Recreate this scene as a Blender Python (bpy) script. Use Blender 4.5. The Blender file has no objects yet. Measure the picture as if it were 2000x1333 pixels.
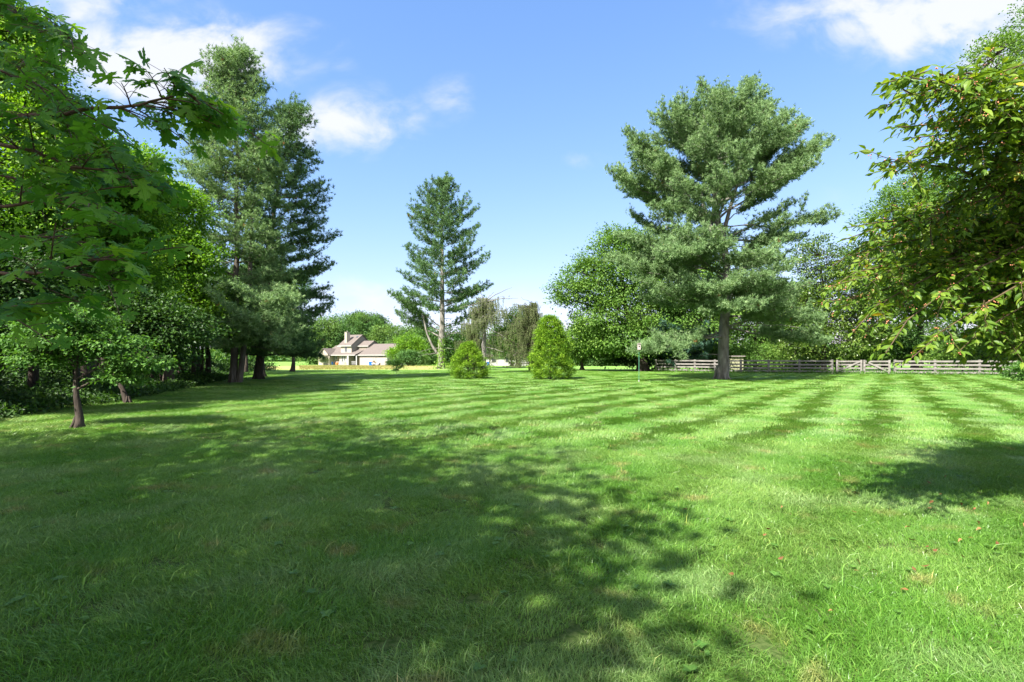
import bpy, math, random
import numpy as np
from mathutils import Vector, Matrix
R = math.radians
random.seed(5)
rng = np.random.default_rng(11)
S = bpy.context.scene
C = S.collection

# ------------------------------------------------------------ camera, world, sun, exposure
CAM_H = 1.5
F = 1000.0            # focal length in photograph pixels (2000 px wide)
HZ = 700.0            # horizon row of the photograph
cam_d = bpy.data.cameras.new('camera')
cam = bpy.data.objects.new('camera', cam_d); C.objects.link(cam)
cam.location = (0, 0, CAM_H); cam.rotation_euler = (R(90), 0, 0)
cam_d.sensor_width = 36; cam_d.lens = 18.0
cam_d.shift_y = (HZ - 666.5) / 2000.0
cam_d.clip_start = 0.05; cam_d.clip_end = 9000
S.camera = cam

SUN_AZ = 38.0         # shadows fall towards (sin, cos) of this
SUN_EL = 47.0
S.view_settings.view_transform = 'Standard'
try: S.view_settings.look = 'None'
except Exception: pass
S.view_settings.exposure = 1.85
S.view_settings.gamma = 1.0

sun_d = bpy.data.lights.new('sun', 'SUN'); sun = bpy.data.objects.new('sun', sun_d); C.objects.link(sun)
sun_d.energy = 4.6; sun_d.angle = R(0.55); sun_d.color = (1.0, 0.95, 0.86)
sdir = Vector((math.sin(R(SUN_AZ))*math.cos(R(SUN_EL)), math.cos(R(SUN_AZ))*math.cos(R(SUN_EL)), -math.sin(R(SUN_EL))))
sun.rotation_euler = sdir.to_track_quat('-Z', 'Y').to_euler()
sun.location = (-20, -20, 40)

world = bpy.data.worlds.new('World'); S.world = world; world.use_nodes = True
wn = world.node_tree; wn.nodes.clear()
def N(nt, typ, **kw):
    n = nt.nodes.new(typ)
    for k, v in kw.items():
        if k.startswith('_'): n.inputs[int(k[1:])].default_value = v
        else: setattr(n, k, v)
    return n
def L(nt, a, b): nt.links.new(a, b)
def math_(nt, op, a, b=None, c=None, clamp=False):
    n = nt.nodes.new('ShaderNodeMath'); n.operation = op; n.use_clamp = clamp
    for i, v in enumerate((a, b, c)):
        if v is None: continue
        if isinstance(v, (int, float)): n.inputs[i].default_value = v
        else: nt.links.new(v, n.inputs[i])
    return n.outputs[0]
sky = N(wn, 'ShaderNodeTexSky'); sky.sky_type = 'NISHITA'; sky.sun_disc = False
sky.sun_elevation = R(SUN_EL); sky.sun_rotation = R(180 + SUN_AZ)
sky.air_density = 1.0; sky.dust_density = 0.4; sky.ozone_density = 1.2; sky.altitude = 100
tc = N(wn, 'ShaderNodeTexCoord')
sep = N(wn, 'ShaderNodeSeparateXYZ'); L(wn, tc.outputs['Generated'], sep.inputs[0])
ay = math_(wn, 'MAXIMUM', math_(wn, 'ABSOLUTE', sep.outputs[1]), 0.12)
U = math_(wn, 'DIVIDE', sep.outputs[0], ay); V = math_(wn, 'DIVIDE', sep.outputs[2], ay)
cmb = N(wn, 'ShaderNodeCombineXYZ'); L(wn, U, cmb.inputs[0]); L(wn, math_(wn, 'MULTIPLY', V, 1.5), cmb.inputs[1])
nz = N(wn, 'ShaderNodeTexNoise'); nz.inputs['Scale'].default_value = 7.5; nz.inputs['Detail'].default_value = 9; nz.inputs['Roughness'].default_value = .55
nz.inputs['Distortion'].default_value = .35
L(wn, cmb.outputs[0], nz.inputs['Vector'])
# soft cumulus patches: (centre px, centre py, radius x, radius y, strength)
CL = [(300,125,200,80,1.15),(430,95,140,62,1.05),(200,140,110,60,.7),(670,240,130,52,.95),(620,215,70,40,.5),(790,235,60,40,.45),(880,190,55,42,.42),(170,10,170,55,.5),
      (1840,30,260,75,1.15),(1640,35,110,50,.6),(1720,90,120,50,.4),(1950,150,120,60,.7),(1140,312,60,22,.25),(675,130,40,24,.2),
      (720,590,190,40,.5),(1090,600,120,45,.4),(620,640,200,30,.45),(1600,390,180,30,.15)]
tot = None
for (cx, cy, rx, ry, st) in CL:
    du = math_(wn, 'MULTIPLY', math_(wn, 'SUBTRACT', U, (cx-1000)/F), F/rx)
    dv = math_(wn, 'MULTIPLY', math_(wn, 'SUBTRACT', V, (HZ-cy)/F), F/ry)
    d2 = math_(wn, 'ADD', math_(wn, 'MULTIPLY', du, du), math_(wn, 'MULTIPLY', dv, dv))
    g = math_(wn, 'MULTIPLY', math_(wn, 'EXPONENT', math_(wn, 'MULTIPLY', d2, -0.8)), st)
    tot = g if tot is None else math_(wn, 'MAXIMUM', tot, g)
nn = math_(wn, 'MULTIPLY', math_(wn, 'SUBTRACT', nz.outputs[0], .52), 5.2)
den = math_(wn, 'ADD', tot, math_(wn, 'MULTIPLY', nn, math_(wn, 'ADD', math_(wn, 'MULTIPLY', tot, .55), .12)))
mr = N(wn, 'ShaderNodeMapRange'); mr.interpolation_type = 'SMOOTHSTEP'
mr.inputs[1].default_value = .10; mr.inputs[2].default_value = .95
L(wn, den, mr.inputs[0])
mxc = N(wn, 'ShaderNodeMix', data_type='RGBA')
mxc.inputs['B'].default_value = (2.5, 2.55, 2.7, 1)
L(wn, math_(wn, 'MULTIPLY', mr.outputs[0], .92), mxc.inputs['Factor'])
tnt = N(wn, 'ShaderNodeMix', data_type='RGBA', blend_type='MULTIPLY'); tnt.inputs['Factor'].default_value = 1; tnt.inputs['B'].default_value = (.68, .88, 1.0, 1)
L(wn, sky.outputs[0], tnt.inputs['A']); 
sc_ = N(wn, 'ShaderNodeSeparateColor'); cc_ = N(wn, 'ShaderNodeCombineColor'); L(wn, tnt.outputs['Result'], sc_.inputs[0])
for i_, (k_, g_) in enumerate(((.10, .98), (.20, 1.08), (.27, 1.55))):      # soften the very bright horizon of the clear sky
    L(wn, math_(wn, 'DIVIDE', math_(wn, 'MULTIPLY', sc_.outputs[i_], g_), math_(wn, 'ADD', math_(wn, 'MULTIPLY', sc_.outputs[i_], k_), 1.0)), cc_.inputs[i_])
L(wn, cc_.outputs[0], mxc.inputs['A'])
# unseen bright cloud added behind the camera and overhead to lift ambient fill
n2 = N(wn, 'ShaderNodeTexNoise'); n2.inputs['Scale'].default_value = 2.6; n2.inputs['Detail'].default_value = 7; n2.inputs['Roughness'].default_value = .55
L(wn, tc.outputs['Generated'], n2.inputs['Vector'])
m2 = N(wn, 'ShaderNodeMapRange'); m2.interpolation_type = 'SMOOTHSTEP'; m2.inputs[1].default_value = .42; m2.inputs[2].default_value = .56; L(wn, n2.outputs[0], m2.inputs[0])
m3 = N(wn, 'ShaderNodeMapRange'); m3.interpolation_type = 'SMOOTHSTEP'; m3.inputs[1].default_value = -.35; m3.inputs[2].default_value = .05
L(wn, math_(wn, 'ADD', math_(wn, 'MULTIPLY', sep.outputs[1], -1.0), math_(wn, 'MULTIPLY', math_(wn, 'SUBTRACT', sep.outputs[2], .75), 1.2)), m3.inputs[0])
mx2 = N(wn, 'ShaderNodeMix', data_type='RGBA'); mx2.inputs['B'].default_value = (3.9, 3.85, 3.7, 1)
L(wn, math_(wn, 'MULTIPLY', m2.outputs[0], m3.outputs[0]), mx2.inputs['Factor']); L(wn, mxc.outputs['Result'], mx2.inputs['A'])
bg = N(wn, 'ShaderNodeBackground'); bg.inputs[1].default_value = 0.112
L(wn, mx2.outputs['Result'], bg.inputs[0])
wo = N(wn, 'ShaderNodeOutputWorld'); L(wn, bg.outputs[0], wo.inputs[0])

# ------------------------------------------------------------ helpers
def gz(x, y):
    """ground height"""
    t = np.clip((np.asarray(y, float) - 85) / 65.0, 0, 1); t = t*t*(3-2*t)
    return -0.63 * t
def at(px, py, Y): return np.array([(px-1000)/F*Y, Y, CAM_H + (HZ-py)/F*Y])
def gp(px, Y):
    x = (px-1000)/F*Y
    return np.array([x, Y, float(gz(x, Y))])
def nrm(v):
    v = np.asarray(v, float); return v / np.maximum(np.linalg.norm(v, axis=-1, keepdims=True), 1e-9)
def tag(o, label=None, cat=None, group=None, kind=None):
    if label: o['label'] = label
    if cat: o['category'] = cat
    if group: o['group'] = group
    if kind: o['kind'] = kind
    return o
def empty(name, loc, label, cat, group=None, rz=0):
    o = bpy.data.objects.new(name, None); C.objects.link(o); o.location = tuple(float(v) for v in loc); o.rotation_euler = (0, 0, rz)
    o.empty_display_size = .2
    return tag(o, label, cat, group)
class MB:
    """collects numpy pieces into one mesh"""
    def __init__(s): s.V = []; s.Fc = {}; s.n = 0; s.T = []
    def add(s, V, faces, tint=None):
        V = np.asarray(V, float).reshape(-1, 3)
        for f in faces:
            f = np.asarray(f, np.int64)
            if f.size: s.Fc.setdefault(f.shape[1], []).append(f + s.n)
        s.V.append(V); s.T.append(np.zeros(len(V)) if tint is None else np.asarray(tint, float).reshape(-1)); s.n += len(V)
    def box(s, c, d, rz=0, rx=0, ry=0, tint=None):
        v = np.array([[x, y, z] for x in (-.5, .5) for y in (-.5, .5) for z in (-.5, .5)]) * np.array(d)
        M = np.array((Matrix.Rotation(rz, 3, 'Z') @ Matrix.Rotation(ry, 3, 'Y') @ Matrix.Rotation(rx, 3, 'X')))
        v = v @ M.T + np.array(c)
        s.add(v, [[[0,1,3,2],[4,6,7,5],[0,4,5,1],[2,3,7,6],[0,2,6,4],[1,5,7,3]]], None if tint is None else np.full(8, tint)); return s
    def build(s, name, mat, parent=None, origin=(0,0,0), smooth=False):
        V = np.concatenate(s.V) - np.asarray(origin, float)
        me = bpy.data.meshes.new(name); me.vertices.add(len(V)); me.vertices.foreach_set('co', V.astype(np.float32).ravel())
        loops = []; tot = []
        for k, lst in s.Fc.items():
            a = np.concatenate(lst); loops.append(a.ravel()); tot.append(np.full(len(a), k))
        loops = np.concatenate(loops); tot = np.concatenate(tot)
        me.loops.add(len(loops)); me.loops.foreach_set('vertex_index', loops.astype(np.int32))
        me.polygons.add(len(tot)); st = np.concatenate([[0], np.cumsum(tot)[:-1]])
        me.polygons.foreach_set('loop_start', st.astype(np.int32)); me.polygons.foreach_set('loop_total', tot.astype(np.int32))
        me.polygons.foreach_set('use_smooth', np.full(len(tot), smooth))
        at_ = me.attributes.new('tint', 'FLOAT', 'POINT'); at_.data.foreach_set('value', np.concatenate(s.T).astype(np.float32))
        me.update(calc_edges=True); me.materials.append(mat)
        o = bpy.data.objects.new(name, me)
        C.objects.link(o)
        if parent is not None: o.parent = parent
        else: o.location = tuple(float(v) for v in origin)
        return o
def tubes(mb, P, Rr, sides=6, cap=False, tint=None):
    """P (N,K,3) paths, Rr (N,K) radii"""
    P = np.asarray(P, float); Rr = np.asarray(Rr, float)
    if P.ndim == 2: P = P[None]; Rr = Rr[None]
    n, k, _ = P.shape
    T = nrm(np.gradient(P, axis=1))
    avg = nrm(P[:, -1] - P[:, 0])
    ref = np.where(np.abs(avg[:, 2:3]) > .8, np.array([[1., .13, 0]]), np.array([[0., 0, 1.]]))
    A = nrm(np.cross(T, ref[:, None, :])); B = np.cross(T, A)
    th = np.arange(sides) * 2*np.pi/sides
    V = P[:, :, None, :] + Rr[:, :, None, None] * (A[:, :, None, :]*np.cos(th)[None, None, :, None] + B[:, :, None, :]*np.sin(th)[None, None, :, None])
    idx = np.arange(n*k*sides).reshape(n, k, sides)
    a = idx[:, :-1]; b = idx[:, 1:]
    q = np.stack([a, np.roll(a, -1, 2), np.roll(b, -1, 2), b], -1).reshape(-1, 4)
    fs = [q]
    if cap:
        fs.append(idx[:, -1].reshape(-1, sides)); fs.append(idx[:, 0][:, ::-1].reshape(-1, sides))
    mb.add(V.reshape(-1, 3), fs, None if tint is None else np.full(n*k*sides, tint))
def scatter(mb, tv, tf, pos, fwd, up, sc, tint, wsc=None):
    """instances of a small template (x forward, y side, z normal) merged in one mesh"""
    pos = np.asarray(pos); n = len(pos)
    if n == 0: return
    f = nrm(fwd); s_ = nrm(np.cross(up, f)); u = np.cross(f, s_)
    sc = np.broadcast_to(sc, (n,)); w = sc if wsc is None else sc*wsc
    V = pos[:, None, :] + tv[None, :, 0:1]*f[:, None, :]*sc[:, None, None] + tv[None, :, 1:2]*s_[:, None, :]*w[:, None, None] + tv[None, :, 2:3]*u[:, None, :]*sc[:, None, None]
    k = len(tv); off = (np.arange(n)*k)[:, None, None]
    fs = [(np.asarray(q)[None] + off).reshape(-1, np.asarray(q).shape[1]) for q in tf]
    mb.add(V.reshape(-1, 3), fs, np.repeat(np.broadcast_to(tint, (n,)), k))
def rnd(n, s=1.0): return rng.normal(size=(n, 3)) * s
# leaf templates
LEAF_V = np.array([[0,0,0],[.45,.30,.07],[1,0,-.06],[.45,-.30,.07]]); LEAF_F = [[[0,2,1],[0,3,2]]]
OV_V = np.array([[0,0,0],[.22,.16,.05],[.5,.23,.05],[.8,.12,-.03],[1.05,0,-.16],[.8,-.12,-.03],[.5,-.23,.05],[.22,-.16,.05],[.25,0,0],[.5,0,-.01],[.8,0,-.08]])
OV_F = [[[8,0,1],[3,4,10],[10,4,5],[7,0,8]], [[8,1,2,9],[9,2,3,10],[9,10,5,6],[8,9,6,7]]]
_h = [(0,0),(-.06,.10),(-.16,.27),(-.13,.40),(-.02,.33),(.06,.35),(.08,.22),(.17,.14),(.24,.28),(.22,.40),(.31,.42),(.33,.55),(.42,.56),(.53,.74),(.56,.55),(.65,.54),(.57,.42),(.60,.34),(.49,.27),(.41,.10),(.50,.13),(.58,.25),(.64,.21),(.68,.32),(.76,.21),(.83,.24),(.85,.11),(1.03,0)]
def _mz(x, y): return -.22*abs(y) - .20*x*x
MV = [(x, y, _mz(x, y)) for x, y in _h] + [(x, -y, _mz(x, y)) for x, y in _h[1:-1]]
nh = len(_h)
MAPLE_V = np.array(MV); MAPLE_F = [[list(range(nh))[::-1]], [[0] + list(range(nh, nh+nh-2)) + [nh-1]]]

# ------------------------------------------------------------ materials
def mat_base(name):
    m = bpy.data.materials.new(name); m.use_nodes = True; nt = m.node_tree; nt.nodes.clear()
    out = N(nt, 'ShaderNodeOutputMaterial'); return m, nt, out
def ramp(nt, fac, stops):
    r = N(nt, 'ShaderNodeValToRGB'); e = r.color_ramp.elements
    while len(e) < len(stops): e.new(.5)
    for i, (p, c) in enumerate(stops): e[i].position = p; e[i].color = (*c, 1)
    L(nt, fac, r.inputs[0]); return r.outputs[0]
def leaf_mat(name, stops, trans=.35, rough=.45, spec=.35, tcol=(1.25, 1.3, .55), wide=None):
    m, nt, out = mat_base(name)
    a = N(nt, 'ShaderNodeAttribute', attribute_name='tint')
    col = ramp(nt, a.outputs['Fac'], stops)
    if wide:      # broad colour drift over the plant
        g = N(nt, 'ShaderNodeNewGeometry'); nz = N(nt, 'ShaderNodeTexNoise'); nz.inputs['Scale'].default_value = wide[0]; nz.inputs['Detail'].default_value = 3
        L(nt, g.outputs['Position'], nz.inputs['Vector'])
        mx = N(nt, 'ShaderNodeMix', data_type='RGBA', blend_type='MULTIPLY')
        cr = ramp(nt, nz.outputs[0], [(.35, wide[1]), (.65, wide[2])])
        mx.inputs['Factor'].default_value = 1; L(nt, col, mx.inputs['A']); L(nt, cr, mx.inputs['B']); col = mx.outputs['Result']
    p = N(nt, 'ShaderNodeBsdfPrincipled'); p.inputs['Roughness'].default_value = rough; p.inputs['Specular IOR Level'].default_value = spec
    L(nt, col, p.inputs['Base Color'])
    mt = N(nt, 'ShaderNodeMix', data_type='RGBA', blend_type='MULTIPLY'); mt.inputs['Factor'].default_value = 1; mt.inputs['B'].default_value = (*tcol, 1)
    L(nt, col, mt.inputs['A'])
    t = N(nt, 'ShaderNodeBsdfTranslucent'); L(nt, mt.outputs['Result'], t.inputs[0])
    ms = N(nt, 'ShaderNodeMixShader'); ms.inputs[0].default_value = trans
    L(nt, p.outputs[0], ms.inputs[1]); L(nt, t.outputs[0], ms.inputs[2]); L(nt, ms.outputs[0], out.inputs[0])
    return m
def noise_mat(name, stops, scale=4, rough=.85, stretch=(1,1,1), bump=0.0, bscale=None, coord='Object', spec=.25, detail=6, metal=0):
    m, nt, out = mat_base(name)
    tcn = N(nt, 'ShaderNodeTexCoord'); mp = N(nt, 'ShaderNodeMapping'); mp.inputs['Scale'].default_value = stretch
    L(nt, tcn.outputs[coord], mp.inputs[0])
    nz = N(nt, 'ShaderNodeTexNoise'); nz.inputs['Scale'].default_value = scale; nz.inputs['Detail'].default_value = detail; nz.inputs['Roughness'].default_value = .65
    L(nt, mp.outputs[0], nz.inputs['Vector'])
    p = N(nt, 'ShaderNodeBsdfPrincipled'); p.inputs['Roughness'].default_value = rough; p.inputs['Specular IOR Level'].default_value = spec; p.inputs['Metallic'].default_value = metal
    L(nt, ramp(nt, nz.outputs[0], stops), p.inputs['Base Color'])
    if bump:
        b = N(nt, 'ShaderNodeBump'); b.inputs['Strength'].default_value = bump; b.inputs['Distance'].default_value = .03
        n2 = N(nt, 'ShaderNodeTexNoise'); n2.inputs['Scale'].default_value = bscale or scale; n2.inputs['Detail'].default_value = 8
        L(nt, mp.outputs[0], n2.inputs['Vector']); L(nt, n2.outputs[0], b.inputs['Height']); L(nt, b.outputs[0], p.inputs['Normal'])
    L(nt, p.outputs[0], out.inputs[0]); return m
def brick_mat(name, c1, c2, mortar, sc=1.0):
    m, nt, out = mat_base(name)
    tcn = N(nt, 'ShaderNodeTexCoord'); sp = N(nt, 'ShaderNodeSeparateXYZ'); L(nt, tcn.outputs['Object'], sp.inputs[0])
    cb = N(nt, 'ShaderNodeCombineXYZ'); L(nt, math_(nt, 'ADD', sp.outputs[0], sp.outputs[1]), cb.inputs[0]); L(nt, sp.outputs[2], cb.inputs[1])
    b = N(nt, 'ShaderNodeTexBrick'); b.inputs['Color1'].default_value = (*c1, 1); b.inputs['Color2'].default_value = (*c2, 1); b.inputs['Mortar'].default_value = (*mortar, 1)
    b.inputs['Scale'].default_value = sc; b.inputs['Brick Width'].default_value = .25; b.inputs['Row Height'].default_value = .09; b.inputs['Mortar Size'].default_value = .012
    L(nt, cb.outputs[0], b.inputs['Vector'])
    p = N(nt, 'ShaderNodeBsdfPrincipled'); p.inputs['Roughness'].default_value = .9; L(nt, b.outputs[0], p.inputs['Base Color']); L(nt, p.outputs[0], out.inputs[0])
    return m

M = {}
M['maple'] = leaf_mat('maple_leaf', [(0,(.05,.16,.022)),(.6,(.11,.27,.03)),(1,(.21,.38,.035))], .5, .5, .25, wide=None)
M['wood_leaf'] = leaf_mat('woodland_leaf', [(0,(.05,.13,.012)),(.6,(.11,.24,.02)),(1,(.22,.37,.03))], .45, .5, .25, wide=(.25,(.75,.85,.8),(1.15,1.1,.9)))
M['yellowgreen'] = leaf_mat('bright_leaf', [(0,(.07,.17,.012)),(.6,(.13,.27,.018)),(1,(.24,.38,.03))], .45, .45, .35)
M['dogwood'] = leaf_mat('dogwood_leaf', [(0,(.045,.12,.022)),(.6,(.085,.20,.035)),(1,(.16,.29,.06))], .4, .55, .22)
M['oak'] = leaf_mat('oak_leaf', [(0,(.06,.13,.025)),(.6,(.12,.225,.04)),(1,(.21,.33,.07))], .35, .55, .25, wide=(.2,(.8,.9,.85),(1.15,1.1,.95)))
M['far_leaf'] = leaf_mat('far_leaf', [(0,(.06,.12,.035)),(.6,(.11,.20,.055)),(1,(.17,.27,.08))], .35, .6, .2, wide=(.12,(.65,.85,.85),(1.2,1.12,.9)))
M['magnolia'] = leaf_mat('magnolia_leaf', [(0,(.05,.10,.015)),(.7,(.09,.16,.02)),(1,(.20,.26,.05))], .2, .3, .5)
M['arbor'] = leaf_mat('arborvitae_spray', [(0,(.04,.11,.008)),(.5,(.14,.27,.018)),(1,(.27,.41,.04))], .3, .6, .15)
M['hero'] = leaf_mat('shrub_leaf', [(0,(.06,.13,.016)),(.55,(.125,.22,.022)),(.90,(.21,.30,.035)),(.955,(.20,.25,.02)),(.965,(.42,.34,.02)),(1,(.36,.20,.03))], .45, .45, .3, tcol=(1.35,1.25,.4))
for mm in ('hero',): pass
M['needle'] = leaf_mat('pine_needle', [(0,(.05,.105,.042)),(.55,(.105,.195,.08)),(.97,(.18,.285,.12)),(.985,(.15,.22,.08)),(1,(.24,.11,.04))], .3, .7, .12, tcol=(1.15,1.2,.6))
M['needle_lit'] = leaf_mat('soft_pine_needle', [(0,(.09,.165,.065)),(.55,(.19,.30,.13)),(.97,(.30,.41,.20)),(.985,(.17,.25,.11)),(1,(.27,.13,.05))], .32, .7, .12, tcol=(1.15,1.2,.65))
M['needle_blue'] = leaf_mat('blue_pine_needle', [(0,(.03,.09,.06)),(.6,(.07,.15,.105)),(1,(.13,.22,.15))], .2, .5, .3, tcol=(1,1.1,.8))
M['dead_needle'] = leaf_mat('grey_spruce_needle', [(0,(.10,.15,.05)),(.6,(.20,.25,.10)),(1,(.29,.31,.16))], .4, .7, .15, tcol=(1.1,1.1,.8))
M['brown_needle'] = leaf_mat('brown_spruce_needle', [(0,(.10,.15,.05)),(.5,(.19,.24,.10)),(.9,(.27,.30,.15)),(1,(.28,.26,.15))], .4, .7, .15, tcol=(1.1,1.05,.8))
M['under'] = leaf_mat('undergrowth_leaf_shade_toned', [(0,(.015,.045,.008)),(.6,(.035,.09,.013)),(1,(.07,.15,.018))], .35, .5, .3)  # leaf colour darkened to stand in for shade missing in the wood
M['weed'] = leaf_mat('weed_leaf', [(0,(.05,.13,.02)),(1,(.12,.24,.04))], .3, .5, .3)
M['ivy'] = leaf_mat('ivy_leaf', [(0,(.10,.22,.015)),(1,(.22,.38,.03))], .35, .4, .4)
M['fallen'] = leaf_mat('fallen_leaf', [(0,(.12,.055,.025)),(.5,(.20,.09,.035)),(1,(.30,.17,.07))], .2, .7, .2, tcol=(1.1,.9,.6))
M['bark'] = noise_mat('grey_bark', [(.3,(.06,.05,.04)),(.55,(.14,.12,.10)),(.75,(.24,.215,.19))], 5, .95, (1,1,.22), .9, 9)
M['bark_light'] = noise_mat('pale_bark', [(.3,(.08,.072,.062)),(.5,(.17,.157,.142)),(.72,(.29,.275,.255))], 4, .95, (1,1,.3), .9, 8)
M['bark_dark'] = noise_mat('dark_bark', [(.3,(.025,.02,.016)),(.6,(.07,.055,.045)),(.8,(.13,.11,.09))], 9, .95, (1,1,.25), .8, 14)
M['twig'] = noise_mat('twig_bark', [(.3,(.06,.035,.025)),(.7,(.16,.10,.07))], 20, .8)
M['greentwig'] = noise_mat('young_twig', [(.3,(.05,.035,.02)),(.7,(.11,.08,.04))], 20, .7)
M['fence'] = noise_mat('weathered_board', [(.25,(.06,.055,.05)),(.42,(.16,.148,.138)),(.7,(.27,.25,.235))], 2.2, .9, (1,1,5), .4, 20, spec=.2)
M['siding'] = noise_mat('cream_siding', [(.3,(.33,.28,.24)),(.7,(.37,.32,.27))], .8, .8)
M['siding_dark'] = noise_mat('grey_siding', [(.3,(.18,.16,.145)),(.7,(.22,.20,.18))], 1.0, .8, (1,1,8))
M['brick'] = brick_mat('pale_brick', (.29,.245,.20), (.35,.30,.25), (.35,.32,.285))
M['rbrick'] = brick_mat('brown_brick', (.19,.12,.09), (.24,.16,.125), (.28,.25,.22))
M['roof'] = noise_mat('brown_shingle', [(.3,(.10,.084,.075)),(.7,(.155,.13,.118))], 3.0, .9, (1,1,1), .3, 10)
M['white'] = noise_mat('white_trim', [(.3,(.38,.375,.36)),(.7,(.44,.43,.415))], 2, .6)
M['garage'] = noise_mat('cream_door', [(.3,(.34,.29,.24)),(.7,(.37,.32,.27))], 1, .6)
M['glass'] = noise_mat('dark_glass', [(.3,(.03,.035,.04)),(.7,(.06,.07,.08))], 1, .08, spec=.8)
M['blue'] = noise_mat('blue_plastic', [(.3,(.01,.09,.32)),(.7,(.015,.13,.42))], 3, .45)
M['black'] = noise_mat('black_rubber', [(.3,(.015,.015,.015)),(.7,(.03,.03,.03))], 5, .7)
M['tan'] = noise_mat('tan_vinyl', [(.3,(.35,.24,.14)),(.7,(.42,.3,.18))], 5, .6)
M['orange'] = noise_mat('orange_plastic', [(.3,(.65,.16,.04)),(.7,(.75,.22,.06))], 5, .5)
M['asphalt'] = noise_mat('asphalt', [(.3,(.05,.05,.055)),(.7,(.085,.085,.09))], 3, .9)
M['greenmetal'] = noise_mat('green_painted_metal', [(.3,(.05,.20,.12)),(.7,(.09,.27,.17))], 6, .45)
M['greywood'] = noise_mat('grey_wood', [(.3,(.28,.24,.22)),(.7,(.48,.43,.40))], 12, .85, (1,1,.3))
M['palewood'] = noise_mat('pale_yellow_board', [(.3,(.20,.20,.12)),(.7,(.32,.31,.20))], 3, .85, (1,1,4))
M['hole'] = noise_mat('dark_opening', [(.3,(.01,.01,.01)),(.7,(.02,.018,.015))], 5, .9)
M['mulch'] = noise_mat('pine_straw', [(.3,(.16,.09,.05)),(.7,(.32,.19,.11))], 9, .95, bump=.6, bscale=30)
M['berry'] = noise_mat('pink_berry', [(.3,(.50,.16,.10)),(.7,(.62,.28,.16))], 9, .4)

# stripes of the mown lawn run towards this direction
SD = nrm([0.74, 1.0]); SW = .80
def stripe_id(x, y):
    s = (x*SD[1] - y*SD[0]) / SW + .12*np.sin(y*.35) + .1*np.sin(x*.5+1)
    return s

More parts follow.
